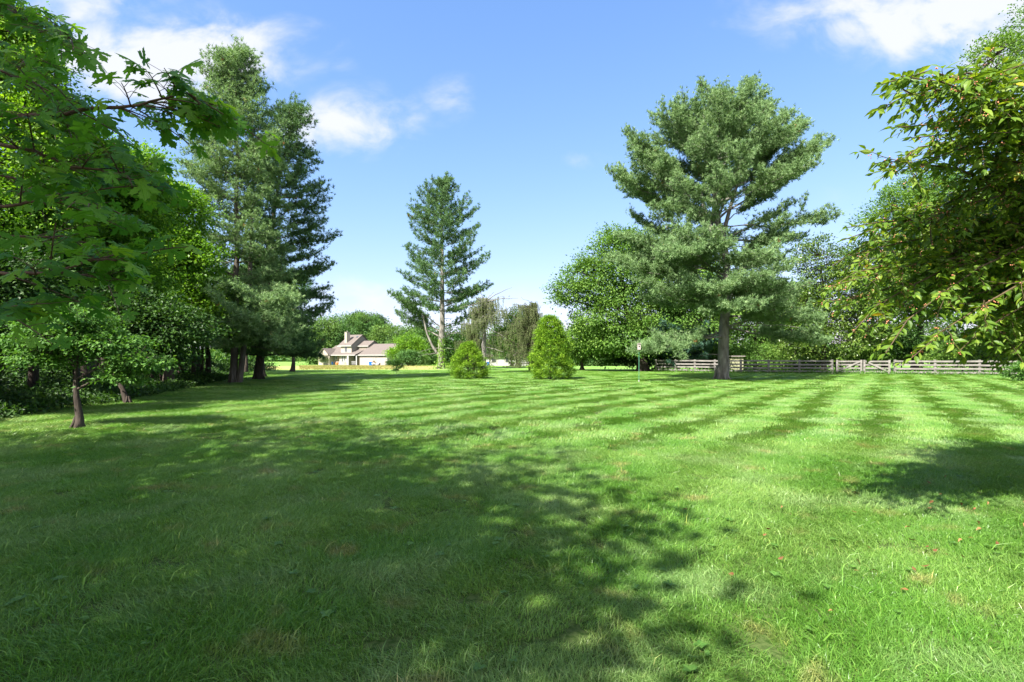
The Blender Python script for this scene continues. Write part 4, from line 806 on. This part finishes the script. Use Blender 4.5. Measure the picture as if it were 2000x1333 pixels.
# ------------------------------------------------------------ leafy shrub tree close at the right
def hero():
    rs = np.random.default_rng(99); base = np.array([7.4, 5.4, 0.]); root = tree_root('berry_shrub', base, 'big arching shrub with pointed green and yellow leaves at the right edge, close up', 'shrub')
    tb = MB(); lf = []; berries = []; twg = []
    def leafy(path, r0, spacing, lsc, sub):
        """path (k,3): opposite leaves along it"""
        tubes(tb, path-base, r0*np.linspace(1, .3, len(path)), 5)
        seg = np.linalg.norm(np.diff(path, axis=0), axis=1); cs = np.concatenate([[0], np.cumsum(seg)]); tot_ = cs[-1]
        m = max(2, int(tot_*sub/spacing)); ss = np.linspace(tot_*(1-sub), tot_, m)
        pp = np.stack([np.interp(ss, cs, path[:, j]) for j in range(3)], -1); tan = nrm(np.gradient(pp, axis=0)) if m > 1 else nrm(path[-1:]-path[:1])
        for i in range(m):
            sd = nrm(np.cross(tan[i], [0, 0, 1.])+rs.normal(size=3)*.15)
            for sg in (-1, 1):
                if rs.random() < .12: continue
                fw = nrm(sd*sg*rs.uniform(.5, 1)+tan[i]*rs.uniform(.3, .9)+np.array([0, 0, rs.uniform(-.7, .25)])+rs.normal(size=3)*.25); up = nrm(np.array([0, 0, 1.])+rs.normal(size=3)*.55-fw*.1)
                lf.append((pp[i]+fw*.008, fw, up, lsc*rs.uniform(.6, 1.15)*(1.0 if i < m-1 else .8), min(1., min(.9, abs(rs.normal(.45, .27))) if (r0 > .0035 or rs.random() > .012) else rs.uniform(.965, 1))))
            if rs.random() < .16: berries.append(pp[i]+rs.normal(size=3)*.012+np.array([0, 0, -.01]))
        lf.append((pp[-1], nrm(tan[-1]+np.array([0, 0, .1])), nrm(np.array([0, 0, 1.])+rs.normal(size=3)*.3), lsc*.8, rs.uniform(.2, .8)))
    # arching canes: start near the stem, tips by pixel and depth
    stems = []
    tips = [(1722,165,3.1),(1760,150,3.1),(1800,165,3.2),(1645,470,4.1),(1625,520,4.3),(1605,590,4.4),(1620,560,4.0),(1665,650,4.0),(1735,158,3.2),(1715,215,3.3),(1708,320,3.4),(1738,250,3.6),(1655,445,4.0),(1660,500,4.2),(1612,570,4.5),(1640,600,4.6),(1690,560,4.2),(1730,690,3.9),(1690,650,4.4),(1780,700,3.8),(1760,420,3.8),(1790,330,3.6),(1830,240,3.4),
            (1900,190,3.3),(1960,140,3.2),(1860,300,3.6),(1940,260,3.5),(1820,480,4.0),(1880,400,4.0),(1760,560,4.6),(1850,590,4.4),(1900,520,4.4),(1960,430,4.2),(1930,640,4.2),(1870,690,4.2),(1990,570,4.6),(1980,690,4.4),(1700,470,4.7),(1800,620,5.0),
            (1990,330,4.0),(2030,220,4.0),(2080,420,4.6),(2100,560,5.0),(2040,120,4.2),(1750,500,5.2),(1840,380,4.6),(1920,340,4.8),(1700,600,5.2),(1820,560,5.6),(1900,600,5.8),(1980,500,5.6),(1960,650,5.4),
            (1780,270,4.0),(1850,220,4.0),(1720,350,4.2),(2050,640,5.0),(1930,700,4.9),(1830,690,5.2),(1760,640,5.4),(1680,540,5.0),(1740,400,4.8),(1800,440,5.2),(1880,480,5.2)]
    for i in range(300):
        v = nrm(rs.normal(size=3)+np.array([-.2, 0, .1])); c = np.array([6.4, 5.2, 2.7])+v*np.array([2.2, 2.0, 1.45])*rs.uniform(.35, 1)
        if c[0]/c[1] < .72 or c[2] < 1.35 or (1000+c[0]/c[1]*F) < 1640+abs(HZ-(c[2]-CAM_H)/c[1]*F-600)*.3: continue
        tips.append((1000+c[0]/c[1]*F, HZ-(c[2]-CAM_H)/c[1]*F, c[1]))
    hub = [np.array([7.4, 5.4, 1.6]), np.array([7.0, 5.0, 2.1]), np.array([6.8, 5.8, 1.5]), np.array([7.2, 4.7, 2.5])]
    tubes(tb, np.array([[0,0,-.1],[0,0,.5],[-.05,0,1.1],[0,0,1.7]]), np.array([.16,.12,.10,.08]), 9)
    for h in hub: tubes(tb, bez(base+[0, 0, .25], h, 6, 0, .05)-base, np.linspace(.07, .045, 6), 7)
    for (px, py, Y) in tips:
        tip = at(px, py, Y); h = hub[rs.integers(4)]
        Lg = np.linalg.norm(tip-h); path = bez(h, tip, 14, 0, .10*min(1, Lg/3)+.03); path[1:-1] += np.cumsum(rs.normal(size=(12, 3))*.022, 0)
        tubes(tb, path-base, .022*np.linspace(1, .16, 14), 6)
        leafy(path[9:], .004, .042, .080, 1.0)
        nb = int(12+Lg*8)
        for j in range(nb):
            t0 = rs.uniform(.22, .95); i0 = min(12, int(t0*13)); st = path[i0]; tan = nrm(path[i0+1]-path[i0]); an = rs.choice([-1, 1])*rs.uniform(.4, 1.2); sd = nrm(np.cross(tan, [0, 0, 1]))
            dd = nrm(tan*math.cos(an)+sd*math.sin(an)+np.array([0, 0, rs.normal()*.35])); ln = rs.uniform(.2, .55)*(1.15-.55*t0)
            p = st+dd*(np.linspace(0, 1, 6)*ln)[:, None]; p[:, 2] += rs.normal(-.22, .2)*ln*np.linspace(0, 1, 6)**2; p[1:] += np.cumsum(rs.normal(size=(5, 3))*.012, 0)
            e = p[-1]; ex = 1000+e[0]/e[1]*F; ey = HZ-(e[2]-CAM_H)/e[1]*F
            if ex < 1600 or ey > 728: continue
            leafy(p, .0032, .040, .077, .85)
    A = lambda k: np.array([l[k] for l in lf])
    cb = MB(); scatter(cb, OV_V, OV_F, A(0)-base, A(1), A(2), A(3), A(4)); cb.build('crown', M['hero'], root); tb.build('trunk', M['greentwig'], root, smooth=True)
    bb = MB(); ico = nrm(np.array([[1,0,0],[-1,0,0],[0,1,0],[0,-1,0],[0,0,1],[0,0,-1]], float)); fi = [[[0,2,4],[2,1,4],[1,3,4],[3,0,4],[2,0,5],[1,2,5],[3,1,5],[0,3,5]]]
    q = np.repeat(np.array(berries), 4, 0)+rs.normal(size=(len(berries)*4, 3))*.009
    scatter(bb, ico, fi, q-base, np.tile([1., 0, 0], (len(q), 1)), np.tile([0, 0, 1.], (len(q), 1)), .0055, 0.); o = bb.build('berries', M['berry'], root, smooth=True); o['kind'] = 'stuff'
    print('hero leaves', len(lf))
hero()
broadleaf('low_bush', 'low blue green bush at the foot of the fence on the far right', gp(1990, 33), [(1990,728,28,16),(2020,715,35,24)], M['dogwood'], n_cl=110, per=40, leaf=.13, cl_r=.3, trunk_r=.05, seed=131, cat='bush')
# ivy on the middle pine foot
def ivy(label, px, Y, h, spread, n, mat, sz=.22):
    rs = np.random.default_rng(int(px)); b = gp(px, Y); zz = rs.uniform(0, 1, n)**1.4*h; a = rs.uniform(0, 6.28, n); r = .42+spread*np.exp(-zz*1.6)*np.abs(rs.normal(size=n))
    mb = MB(); p = np.stack([r*np.cos(a), r*np.sin(a), zz*.98+.05], -1); scatter(mb, LEAF_V, LEAF_F, p, rs.normal(size=(n, 3)), nrm(np.stack([np.cos(a), np.sin(a), .7+0*a], -1)+rs.normal(size=(n, 3))*.3), sz*rs.uniform(.6, 1.2, n), rs.uniform(0, 1, n))
    o = mb.build('climbing_vine', mat, None, b) if False else None
    root = empty('climbing_vine', b, label, 'vine'); mb.build('leaves', mat, root)
    tb = MB(); t = np.linspace(0, 1, 10); tubes(tb, np.stack([.45*np.cos(t*4-1.8), .45*np.sin(t*4-1.8), t*h], -1), np.linspace(.03, .01, 10), 5); tb.build('stem', M['twig'], root)
ivy('bright green vine climbing the foot of the middle pine', 862, 72-.1, 4.2, 1.0, 900, M['ivy'])
mb = MB(); a = np.linspace(0, 2*np.pi, 41)[:-1]; rr = 1.25+.2*np.sin(a*3)+.12*np.sin(a*7); c0 = at(1412, 0, 36)
ring = lambda k, z: np.stack([rr*k*np.cos(a)*1.25, rr*k*np.sin(a), np.full(40, z)], -1)
V_ = np.concatenate([ring(1.0, -.01), ring(.75, .05), ring(.35, .12)]); q = np.arange(40)
mb.add(V_, [np.stack([q, (q+1) % 40, (q+1) % 40+40, q+40], -1), np.stack([q+40, (q+1) % 40+40, (q+1) % 40+80, q+80], -1), (q+80)[None]])
tag(mb.build('pine_straw', M['mulch'], None, (c0[0], 36, 0)), 'brown pine straw ring round the lone pine foot', 'pine straw', kind='stuff')

# ------------------------------------------------------------ fence and gate
def rail_fence():
    posts = [(1281,57),(1319,55.6),(1357,54.2),(1396,52.8),(1447,51.6),(1501,50.6),(1561,49.6),(1625,48.6)]
    posts2 = [(1748,46.6),(1826,45.4),(1913,44.2),(2005,43),(2100,42)]
    def seg(root, o, a, b, zz, w=.15):
        d = b-a; L_ = np.linalg.norm(d[:2]); rz = math.atan2(d[1], d[0]); mb = MB(); sub = 1
        mb.box((0, 0, 0), (L_+.02, .035, w)); v = np.array(mb.V[0]); 
        m = (a+b)/2 - o; nrm_ = np.array([math.sin(rz), -math.cos(rz)])*.085
        mb2 = MB(); mb2.box((m[0]+nrm_[0], m[1]+nrm_[1], zz+rs.normal()*.012), (L_+.02, .035, w), rz=rz, ry=rs.normal()*.004)
        mb2.build('board', M['fence'], root)
    for k, (ps, lb) in enumerate(((posts, 'weathered grey four board fence running left from the gate'), (posts2, 'weathered grey four board fence running right from the gate'))):
        W = [gp(px, Y) for px, Y in ps]; o = W[0]; root = empty('plank_fence', o, lb, 'fence', 'lengths of the plank fence')
        for i, w in enumerate(W):
            mb = MB(); c = w-o; mb.box((c[0], c[1], .66), (.17, .12, 1.36), rz=rs.normal()*.05); mb.box((c[0], c[1], 1.35), (.15, .10, .03))
            mb.build('post', M['fence'], root)
        for i in range(len(W)-1):
            for zz in (.24, .56, .89, 1.22): seg(root, o, W[i], W[i+1], zz)
    a = gp(1632, 48.5); b = gp(1740, 46.75); mid = (a+b)/2
    for k, (p, q_, lb) in enumerate(((a, mid, 'left leaf of the plank gate, brace rising to the right'), (mid, b, 'right leaf of the plank gate, brace falling to the right'))):
        root = empty('plank_gate', p, lb, 'gate', 'two leaves of the plank gate'); d = q_-p; L_ = np.linalg.norm(d[:2])-.1; rz = math.atan2(d[1], d[0]); root.rotation_euler = (0, 0, rz)
        for zz in (.26, .57, .89, 1.2): MB().box((L_/2+.05, 0, zz), (L_, .03, .14)).build('board', M['fence'], root)
        for xx in (.12, L_-.02): MB().box((xx, -.04, .7), (.16, .04, 1.28)).build('upright', M['fence'], root)
        s = 1 if k == 0 else -1; an = math.atan2(.95, L_-.3)
        MB().box((L_/2+.05, -.075, .74), (math.hypot(L_-.3, .95), .03, .15), ry=-s*an).build('brace', M['fence'], root)
rail_fence()
# pale boarded box behind the fence
o = gp(1440, 56); root = empty('boarded_crate', o, 'pale yellowish boarded crate behind the fence next to the lone pine', 'crate')
for i in range(4): MB().box((-.51+.34*i, 0, .85), (.31, .05, 1.55+.04*(i % 3))).build('board', M['palewood'], root)
MB().box((0, .62, .8), (1.3, 1.1, 1.4)).build('body', M['palewood'], root); MB().box((0, .5, 1.72), (1.55, 1.5, .06)).build('lid', M['greywood'], root)

# bird house on a green pole
o = gp(1248, 31.5); root = empty('bird_house', o, 'small grey bird house on a slim green metal pole in the lawn', 'bird house')
mb = MB(); tubes(mb, np.array([[0, 0, 0], [0, 0, 1.98]]), np.array([.016, .016]), 8); mb.build('pole', M['greenmetal'], root)
mb = MB(); tubes(mb, np.array([[0, 0, -.02], [0, 0, .16]]), np.array([.03, .028]), 8, cap=True); mb.build('pole_sleeve', M['white'], root)
bx = MB().box((0, 0, 2.20), (.17, .15, .36)).build('box', M['greywood'], root)
mb = MB(); tubes(mb, np.array([[0, -.074, 2.22], [0, -.079, 2.22]]), np.array([.045, .045]), 14, cap=True); mb.build('entrance', M['hole'], bx)
MB().box((0, -.02, 2.395), (.20, .22, .025), rx=-.12).build('roof', M['greywood'], root); MB().box((0, 0, 2.0), (.09, .09, .05)).build('bracket', M['black'], root)

# ------------------------------------------------------------ the big house
HA = R(-25); gxr, gyr = at(600+1735/11.11, 714, 150)[:2]
HO = np.array([gxr, gyr, float(gz(gxr, gyr))])
house = empty('brick_house', HO, 'two storey pale brick house with brown roof, tall chimney and attached garage', 'house', rz=HA)
def uz(zx, v): return (zx-1735-v/.0199)*.0169       # zoomed photo column -> local u
def zz_(zy): return (935-zy)*.0135
def prism(name, mat, pts, v0, v1, axis='u', parent=house, inset=None):
    """extrude polygon (a,z) along the other horizontal axis; axis 'u': polygon spans v,z extruded in u"""
    n = len(pts); mb = MB()
    if axis == 'u': A = [(v0, p[0], p[1]) for p in pts]; B = [(v1, p[0], p[1]) for p in pts]
    else: A = [(p[0], v0, p[1]) for p in pts]; B = [(p[0], v1, p[1]) for p in pts]
    V = np.array(A+B); q = np.arange(n); mb.add(V, [np.stack([q, (q+1) % n, (q+1) % n+n, q+n], -1), np.arange(n)[None, ::-1], (np.arange(n)+n)[None]])
    return mb.build(name, mat, parent)
def slab(name, mat, u0, u1, a, b, th=.14, parent=house):
    """roof slab between (v,z) points a,b across u0..u1"""
    a = np.array(a); b = np.array(b); d = nrm(b-a); n = np.array([-d[1], d[0]]); n = n if n[1] > 0 else -n
    return prism(name, mat, [a, b, b+n*th, a+n*th], u0, u1, 'u', parent)
def win(parent, u, z, w, h, v, n=2):
    f = MB().box((u, v-.03, z), (w+.22, .06, h+.22)).build('window', M['white'], parent)
    for k in range(n): MB().box((u-w/2+w/n*(k+.5), v-.065, z), (w/n-.07, .02, h-.04)).build('pane', M['glass'], f)
# garage
MB().box((-5.2, 5.9, 1.6), (10.2, 11.8, 3.2)).build('garage_wall', M['brick'], house)
prism('gable_wall', M['siding_dark'], [(0, 3.2), (11.8, 3.2), (6.1, 6.4)], -.08, -.30, 'u')
slab('roof', M['roof'], -10.6, .25, (-.45, 2.98), (6.1, 6.45)); slab('roof', M['roof'], -10.6, .25, (12.2, 3.0), (6.103, 6.45))
MB().box((-5.2, -.5, 3.02), (10.9, .12, .2)).build('gutter', M['white'], house)
gd = MB(); gd.box((-6.6, -.04, 1.12), (4.9, .06, 2.24))
for k in range(1, 4): gd.box((-6.6, -.075, 2.24*k/4), (4.9, .012, .03))
gd.build('garage_door', M['garage'], house)
MB().box((-6.6, -.05, 2.34), (5.2, .08, .16)).build('door_trim', M['siding_dark'], house); MB().box((-1.9, -.03, 2.62), (2.8, .06, .22)).build('wall_band', M['siding_dark'], house); MB().box((-.07, -.03, 1.55), (.3, .07, 2.9)).build('corner_trim', M['white'], house)
# tower
tu0, tu1 = uz(680, 1.2), uz(930, 1.2); tz = 6.2
prism('wall', M['brick'], [(1.2, 0), (9.0, 0), (9.0, 7.3), (6.0, 9.3), (1.2, tz-.1)], tu0, tu1, 'u')
sg = prism('side_siding', M['siding_dark'], [(1.25, 3.4), (8.95, 3.4), (8.95, 7.25), (6.0, 9.22), (1.25, tz-.16)], tu1+.004, tu1+.05, 'u')
slab('roof', M['roof'], tu0-.9, tu1+.22, (.75, tz-.35), (6.0, 9.45)); slab('roof', M['roof'], tu0-.9, tu1+.22, (9.5, 7.2), (6.003, 9.45))
MB().box(((tu0+tu1)/2-.3, .70, tz-.33), (tu1-tu0+1.3, .12, .2)).build('gutter', M['white'], house)
win(house, uz(800, 1.2), zz_(572), 1.0, 1.75, 1.2)
slab('skylight', M['glass'], uz(1025, 4.6), uz(1025, 4.6)+.7, (4.5, 8.62), (5.1, 8.98), .06)
# chimney
cu = uz(802, 2.2); ch = MB().box((cu, 2.7, 6.9), (.85, 1.5, 6.6)).build('chimney', M['brick'], house); MB().box((cu, 2.7, 10.24), (.98, 1.62, .12)).build('chimney_cap', M['siding_dark'], ch)
mbp = MB(); tubes(mbp, np.array([[cu, 2.7, 10.3], [cu, 2.7, 10.65]]), np.array([.2, .2]), 10, cap=True); mbp.build('flue', M['siding_dark'], ch)
# stepped dormer block
du0, du1 = uz(1092, 4), uz(1330, 4)
prism('dormer_wall', M['siding'], [(4, 3.5), (8.6, 3.5), (8.6, 6.4), (6.4, 7.35), (4, 6.0)], du0, du1, 'u')
prism('dormer_side', M['siding_dark'], [(4.05, 3.6), (8.5, 3.6), (8.5, 6.3), (6.4, 7.27), (4.05, 5.93)], du1+.004, du1+.05, 'u')
slab('roof', M['roof'], du0-.2, du1+.22, (3.55, 5.8), (6.4, 7.5)); slab('roof', M['roof'], du0-.2, du1+.22, (9.0, 6.2), (6.403, 7.5))
MB().box(((du0+du1)/2, 3.5, 5.82), (du1-du0+.4, .12, .18)).build('gutter', M['white'], house)
# main ground floor and lean-to roof before the tower
lu0, lu1 = uz(440, 0), uz(1050, 0)
MB().box(((uz(640, 0)+uz(880, 0))/2, 3.0, 1.55), (uz(880, 0)-uz(640, 0), 5.6, 3.1)).build('wall', M['brick'], house)
MB().box(((uz(440, 0)+uz(640, 0))/2, 3.9, 1.55), (uz(640, 0)-uz(440, 0), 6, 3.1)).build('wall', M['rbrick'], house)
MB().box(((uz(880, 0)-10.3)/2, 5.2, 1.55), (-10.3-uz(880, 0), 6.0, 3.1)).build('wall', M['rbrick'], house)
slab('roof', M['roof'], lu0-.2, lu1, (-.6, 3.0), (3.0, 4.35)); MB().box(((lu0+lu1)/2, -.66, 3.03), (lu1-lu0, .12, .2)).build('gutter', M['white'], house)
slab('roof', M['roof'], tu1+.06, -10.65, (3.003, 4.35), (4.2, 4.9))
slab('roof', M['roof'], lu0-3.5, tu0-.02, (.8, 3.3), (6.0, 6.1)); slab('roof', M['roof'], lu0-3.5, tu0-.02, (11, 3.2), (6.003, 6.1))
# left wing gable
wu0, wu1 = uz(150, -1), uz(420, -1)
prism('wing_wall', M['siding'], [(wu0, 0), (wu1, 0), (wu1, 3.0), ((wu0+wu1)/2, 5.0), (wu0, 3.0)], -1.0, 6, 'v')
m_ = (wu0+wu1)/2
for s_ in (-1, 1):
    e = m_+s_*((wu1-wu0)/2+.4); z_e = 2.75
    prism('roof', M['roof'], [(m_, 5.1+.002*s_), (e, z_e), (e, z_e+.14), (m_, 5.24+.002*s_)], -1.4, 6, 'v')
win(house, uz(722, .2), zz_(795), .55, 1.7, .2, 1); win(house, uz(775, .2), zz_(780), .5, 1.4, .2, 1)
win(house, uz(520, .9), zz_(785), .5, 1.7, .9, 1); win(house, uz(572, .9), zz_(770), .45, 1.0, .9, 1); win(house, m_, 1.6, 2.0, 1.5, -1, 3)
win(house, uz(1012, 2.2), zz_(775), .6, 1.4, 2.2, 1)
MB().box((uz(930, 2.2), 2.14, 1.1), (1.0, .1, 2.2)).build('door', M['tan'], house)
for zx in (855, 1055): MB().box((uz(zx, -.4), -.4, 1.48), (.26 if zx > 900 else .6, .26, 2.9)).build('column', M['white'], house)
rl = MB(); 
for k in range(9): rl.box((uz(945, -.4)+.18*k, -.4, .65), (.05, .05, .9))
rl.box((uz(945, -.4)+.75, -.4, 1.12), (1.7, .08, .07)); rl.build('porch_railing', M['white'], house)
# drive, bins, golf cart, patio furniture in front of the house
def h2w(u, v): c, s = math.cos(HA), math.sin(HA); return np.array([HO[0]+u*c-v*s, HO[1]+u*s+v*c, HO[2]])
mb = MB(); mb.box((0, 0, .01), (16, 6, .05)); tag(mb.build('driveway', M['asphalt'], None, (0, 0, 0)), kind='structure'); dv = bpy.data.objects['driveway']; dv.location = tuple(h2w(-6.5, -3.3)); dv.rotation_euler = (0, 0, HA)
for k, (zx, lb) in enumerate(((1365, 'left one of two blue wheeled bins by the garage door'), (1395, 'right one of two blue wheeled bins, next to the golf cart'))):
    root = empty('wheelie_bin', h2w(uz(zx, -1), -1), lb, 'bin', 'blue bins at the garage', rz=HA)
    mb = MB(); v = np.array([[-.24,-.26,.06],[.24,-.26,.06],[.24,.26,.06],[-.24,.26,.06],[-.3,-.34,1.0],[.3,-.34,1.0],[.3,.34,1.0],[-.3,.34,1.0]]); mb.add(v, [[[0,3,2,1],[4,5,6,7],[0,1,5,4],[1,2,6,5],[2,3,7,6],[3,0,4,7]]]); mb.build('body', M['blue'], root)
    MB().box((0, 0, 1.04), (.66, .76, .07), rx=.04).build('lid', M['blue'], root)
    for s_ in (-1, 1):
        mb = MB(); tubes(mb, np.array([[s_*.27, .3, .12], [s_*.33, .3, .12]]), np.array([.12, .12]), 12, cap=True); mb.build('wheel', M['black'], root)
root = empty('golf_cart', h2w(uz(1490, -1.6), -1.6), 'pale golf cart with tan seat parked at the garage', 'golf cart', rz=HA+R(8))
mb = MB(); prof = [(-1.15,.35),(1.15,.35),(1.2,.75),(.75,.85),(.35,.5),(-.15,.5),(-.2,.75),(-1.1,.8)]; A_ = np.array([(p[0], -.55, p[1]) for p in prof]+[(p[0], .55, p[1]) for p in prof]); q = np.arange(8)
mb.add(A_, [np.stack([q, (q+1) % 8, (q+1) % 8+8, q+8], -1), q[None, ::-1], (q+8)[None]]); mb.build('body', M['white'], root)
MB().box((-.45, 0, .85), (.5, 1.0, .14)).build('seat', M['tan'], root); MB().box((-.72, 0, 1.15), (.12, 1.0, .5), ry=-.15).build('backrest', M['tan'], root)
mb = MB(); tubes(mb, bez((.55, -.2, .8), (.2, -.2, 1.1), 3), np.array([.02]*3), 6); mb.build('steering_column', M['black'], root)
for sx in (-.8, .85):
    for sy in (-.56, .56):
        mb = MB(); tubes(mb, np.array([[sx, sy-.08, .23], [sx, sy+.08, .23]]), np.array([.23, .23]), 14, cap=True); wh = mb.build('wheel', M['black'], root)
        mb = MB(); tubes(mb, np.array([[sx, sy-.085, .23], [sx, sy+.085, .23]]), np.array([.12, .12]), 10, cap=True); mb.build('rim', M['white'], wh)
mb = MB(); tubes(mb, np.array([[-.95, 0, .8], [-.98, 0, 1.9]]), np.array([.02, .02]), 5); mb.build('flag_pole', M['greywood'], root); MB().box((-.98, 0, 1.9), (.35, .3, .12)).build('bag', M['tan'], root)
def chair(u, v, rz, lb, m):
    root = empty('patio_chair', h2w(u, v), lb, 'chair', 'patio chairs in front of the house', rz=rz)
    MB().box((0, 0, .42), (.5, .5, .05)).build('seat', m, root); MB().box((0, .26, .72), (.5, .04, .55), rx=-.15).build('backrest', m, root)
    for a_ in (-.22, .22):
        for b_ in (-.22, .22): MB().box((a_, b_, .2), (.04, .04, .4)).build('leg', m, root)
chair(uz(560, -1), -1.2, .3, 'dark patio chair left of the orange pot', M['black']); chair(uz(675, -1), -1.2, -.4, 'white patio chair right of the orange pot', M['white']); chair(uz(720, -1), -1.3, .5, 'white patio chair under the ground floor window', M['white'])
chair(uz(800, -1), -1.2, 0, 'brown patio chair beside the porch column', M['tan']); chair(uz(530, -1), -1.5, 1.0, 'blue patio chair at the left of the patio', M['blue'])
o = h2w(uz(612, -1), -1.2); root = empty('plant_pot', o, 'round orange pot on the patio of the big house', 'pot')
mb = MB(); tubes(mb, np.array([[0,0,.05],[0,0,.2],[0,0,.55],[0,0,.75],[0,0,.8]]), np.array([.2,.36,.42,.34,.36]), 14, cap=True); mb.build('pot', M['orange'], root, smooth=True)
broadleaf('purple_leaved_shrub', 'dull leafy shrub against the left wing of the big house', h2w(uz(310, -2), -2), [(630.5,700,9,7)], M['brown_needle'], n_cl=60, per=40, leaf=.22, cl_r=.5, trunk_r=.06, seed=141, cat='shrub')

# pale house glimpsed under the drooping spruce
o = gp(990, 142); h2 = empty('white_house', o, 'low pale house glimpsed under the drooping spruce', 'house')
MB().box((0, 4, 1.3), (12, 8, 2.6)).build('wall', M['white'], h2)
for s_ in (-1, 1): 
    mb = MB(); A_ = np.array([(-6.4, 4, 4.6+.003*s_), (6.4, 4, 4.6+.003*s_), (6.4, 4+s_*4.6, 2.5), (-6.4, 4+s_*4.6, 2.5)]); mb.add(np.concatenate([A_, A_+[0, 0, .14]]), [[[0,1,2,3],[7,6,5,4],[0,4,5,1],[1,5,6,2],[2,6,7,3],[3,7,4,0]]]); mb.build('roof', M['roof'], h2)
for u in (-3.6, 0.2, 3.4):
    f = MB().box((u, -.03, 1.5), (1.2, .06, 1.1)).build('window', M['siding_dark'], h2); MB().box((u, -.065, 1.5), (1.0, .02, .9)).build('pane', M['glass'], f)
root = empty('wheelie_bin', gp(953, 138), 'blue bin standing left of the pale low house', 'bin', 'blue bins at the pale house'); MB().box((0, 0, .52), (.62, .7, .95)).build('body', M['blue'], root); MB().box((0, 0, 1.05), (.7, .8, .09)).build('lid', M['blue'], root)
root = empty('garden_bench', gp(1000, 136), 'dark red brown bench before the pale low house', 'bench'); MB().box((0, 0, .45), (1.8, .5, .06)).build('seat', M['twig'], root); MB().box((0, .25, .8), (1.8, .05, .5)).build('backrest', M['twig'], root)
for s_ in (-.8, .8): MB().box((s_, 0, .21), (.08, .45, .42)).build('leg', M['twig'], root)

# ------------------------------------------------------------ meadow, weeds, fallen leaves
rs = np.random.default_rng(200)
n = 52000; Y = rs.uniform(66, 132, n); px = rs.uniform(585, 850, n); X = (px-1000)/F*Y
k = (rs.random(n) < np.clip((Y-64)/16, 0, 1)*np.clip((132-Y)/14, 0, 1)*np.clip((860-px)/160, 0, 1)*np.clip(.5+np.sin(X*.21+2*np.sin(Y*.09))*.6, .08, 1)); X = X[k]; Y = Y[k]; n = len(X)
h = .22*rs.uniform(.4, 1.2, n); b = np.stack([X, Y, gz(X, Y)], -1); sd = np.stack([np.full(n, .03), rs.normal(size=n)*.02, np.zeros(n)], -1); tp = b+np.stack([rs.normal(size=n)*.12, rs.normal(size=n)*.12, h], -1)
mb = MB(); mb.add(np.stack([b-sd, b+sd, tp], 1), [np.array([[0, 1, 2]])+(np.arange(n)*3)[:, None]], np.repeat(rs.uniform(0, 1, n), 3)); tag(mb.build('meadow_grass', M['meadow']), 'tan and green rough meadow grass before the big house', 'grass', kind='stuff')
# fence-foot weeds
n = 9000; t = rs.uniform(0, 1, n); px = 1275+t*780; Y = np.interp(px, [1281, 1396, 1625, 1748, 2100], [57, 52.8, 48.6, 46.6, 42])+rs.normal(size=n)*.5+.2; X = (px-1000)/F*Y
mb = MB(); scatter(mb, LEAF_V, LEAF_F, np.stack([X, Y, np.abs(rs.normal(size=n))*.16], -1), rs.normal(size=(n, 3))*.5+[0, 0, .8], rs.normal(size=(n, 3)), .2*rs.uniform(.5, 1.2, n), rs.uniform(0, 1, n), .6)
tag(mb.build('fence_weeds', M['weed']), 'ragged weeds growing along the foot of the plank fence', 'weeds', kind='stuff')
# broad-leaved weeds in the near lawn
n = 130; Y = rs.uniform(2.4, 8, n); X = rs.uniform(-1, 1, n)*Y*1.02; per = 6; ci = np.repeat(np.arange(n), per); an = rs.uniform(0, 6.28, n*per); fw = np.stack([np.cos(an), np.sin(an), np.full(n*per, .35)], -1)
mb = MB(); scatter(mb, OV_V, OV_F, np.stack([X, Y, np.full(n, .035)], -1)[ci], fw, np.tile([0, 0, 1.], (n*per, 1)), .035*rs.uniform(.6, 1.4, n)[ci], rs.uniform(0, 1, n*per), 1.6)
tag(mb.build('lawn_weeds', M['weed']), 'small broad leaved weeds dotted in the near lawn', 'weeds', kind='stuff')
proto = []
for i in range(3):
    mb = MB(); scatter(mb, OV_V*np.array([1, 1.3, 2.2*(i-.6)]), OV_F, np.zeros((1, 3)), np.array([[1., 0, 0]]), np.array([[0, 0, 1.]]), 1.0, .15+.4*i); ob = mb.build('fallen_leaf', M['fallen']); proto.append(ob.data); bpy.data.objects.remove(ob)
for i in range(46):
    Y = rs.uniform(2.7, 7.5); Y = Y if i % 2 else rs.normal(4.6, .7); px = 1000+np.clip(rs.normal(800, 130) if i % 2 == 0 else rs.normal(690, 210), 250, 1000); X = (px-1000)/F*Y
    o = bpy.data.objects.new('fallen_leaf', proto[i % 3]); C.objects.link(o); o.location = (X, Y, .052); o.rotation_euler = (rs.normal()*.4, rs.normal()*.4, rs.uniform(0, 6.28)); s_ = rs.uniform(.03, .055); o.scale = (s_, s_, s_)
    tag(o, 'dry orange brown leaf fallen on the lawn at lower right', 'leaf', 'dry leaves on the lawn at right')
print('objects', len(S.objects), 'tris', sum(len(m.polygons) for m in bpy.data.meshes))
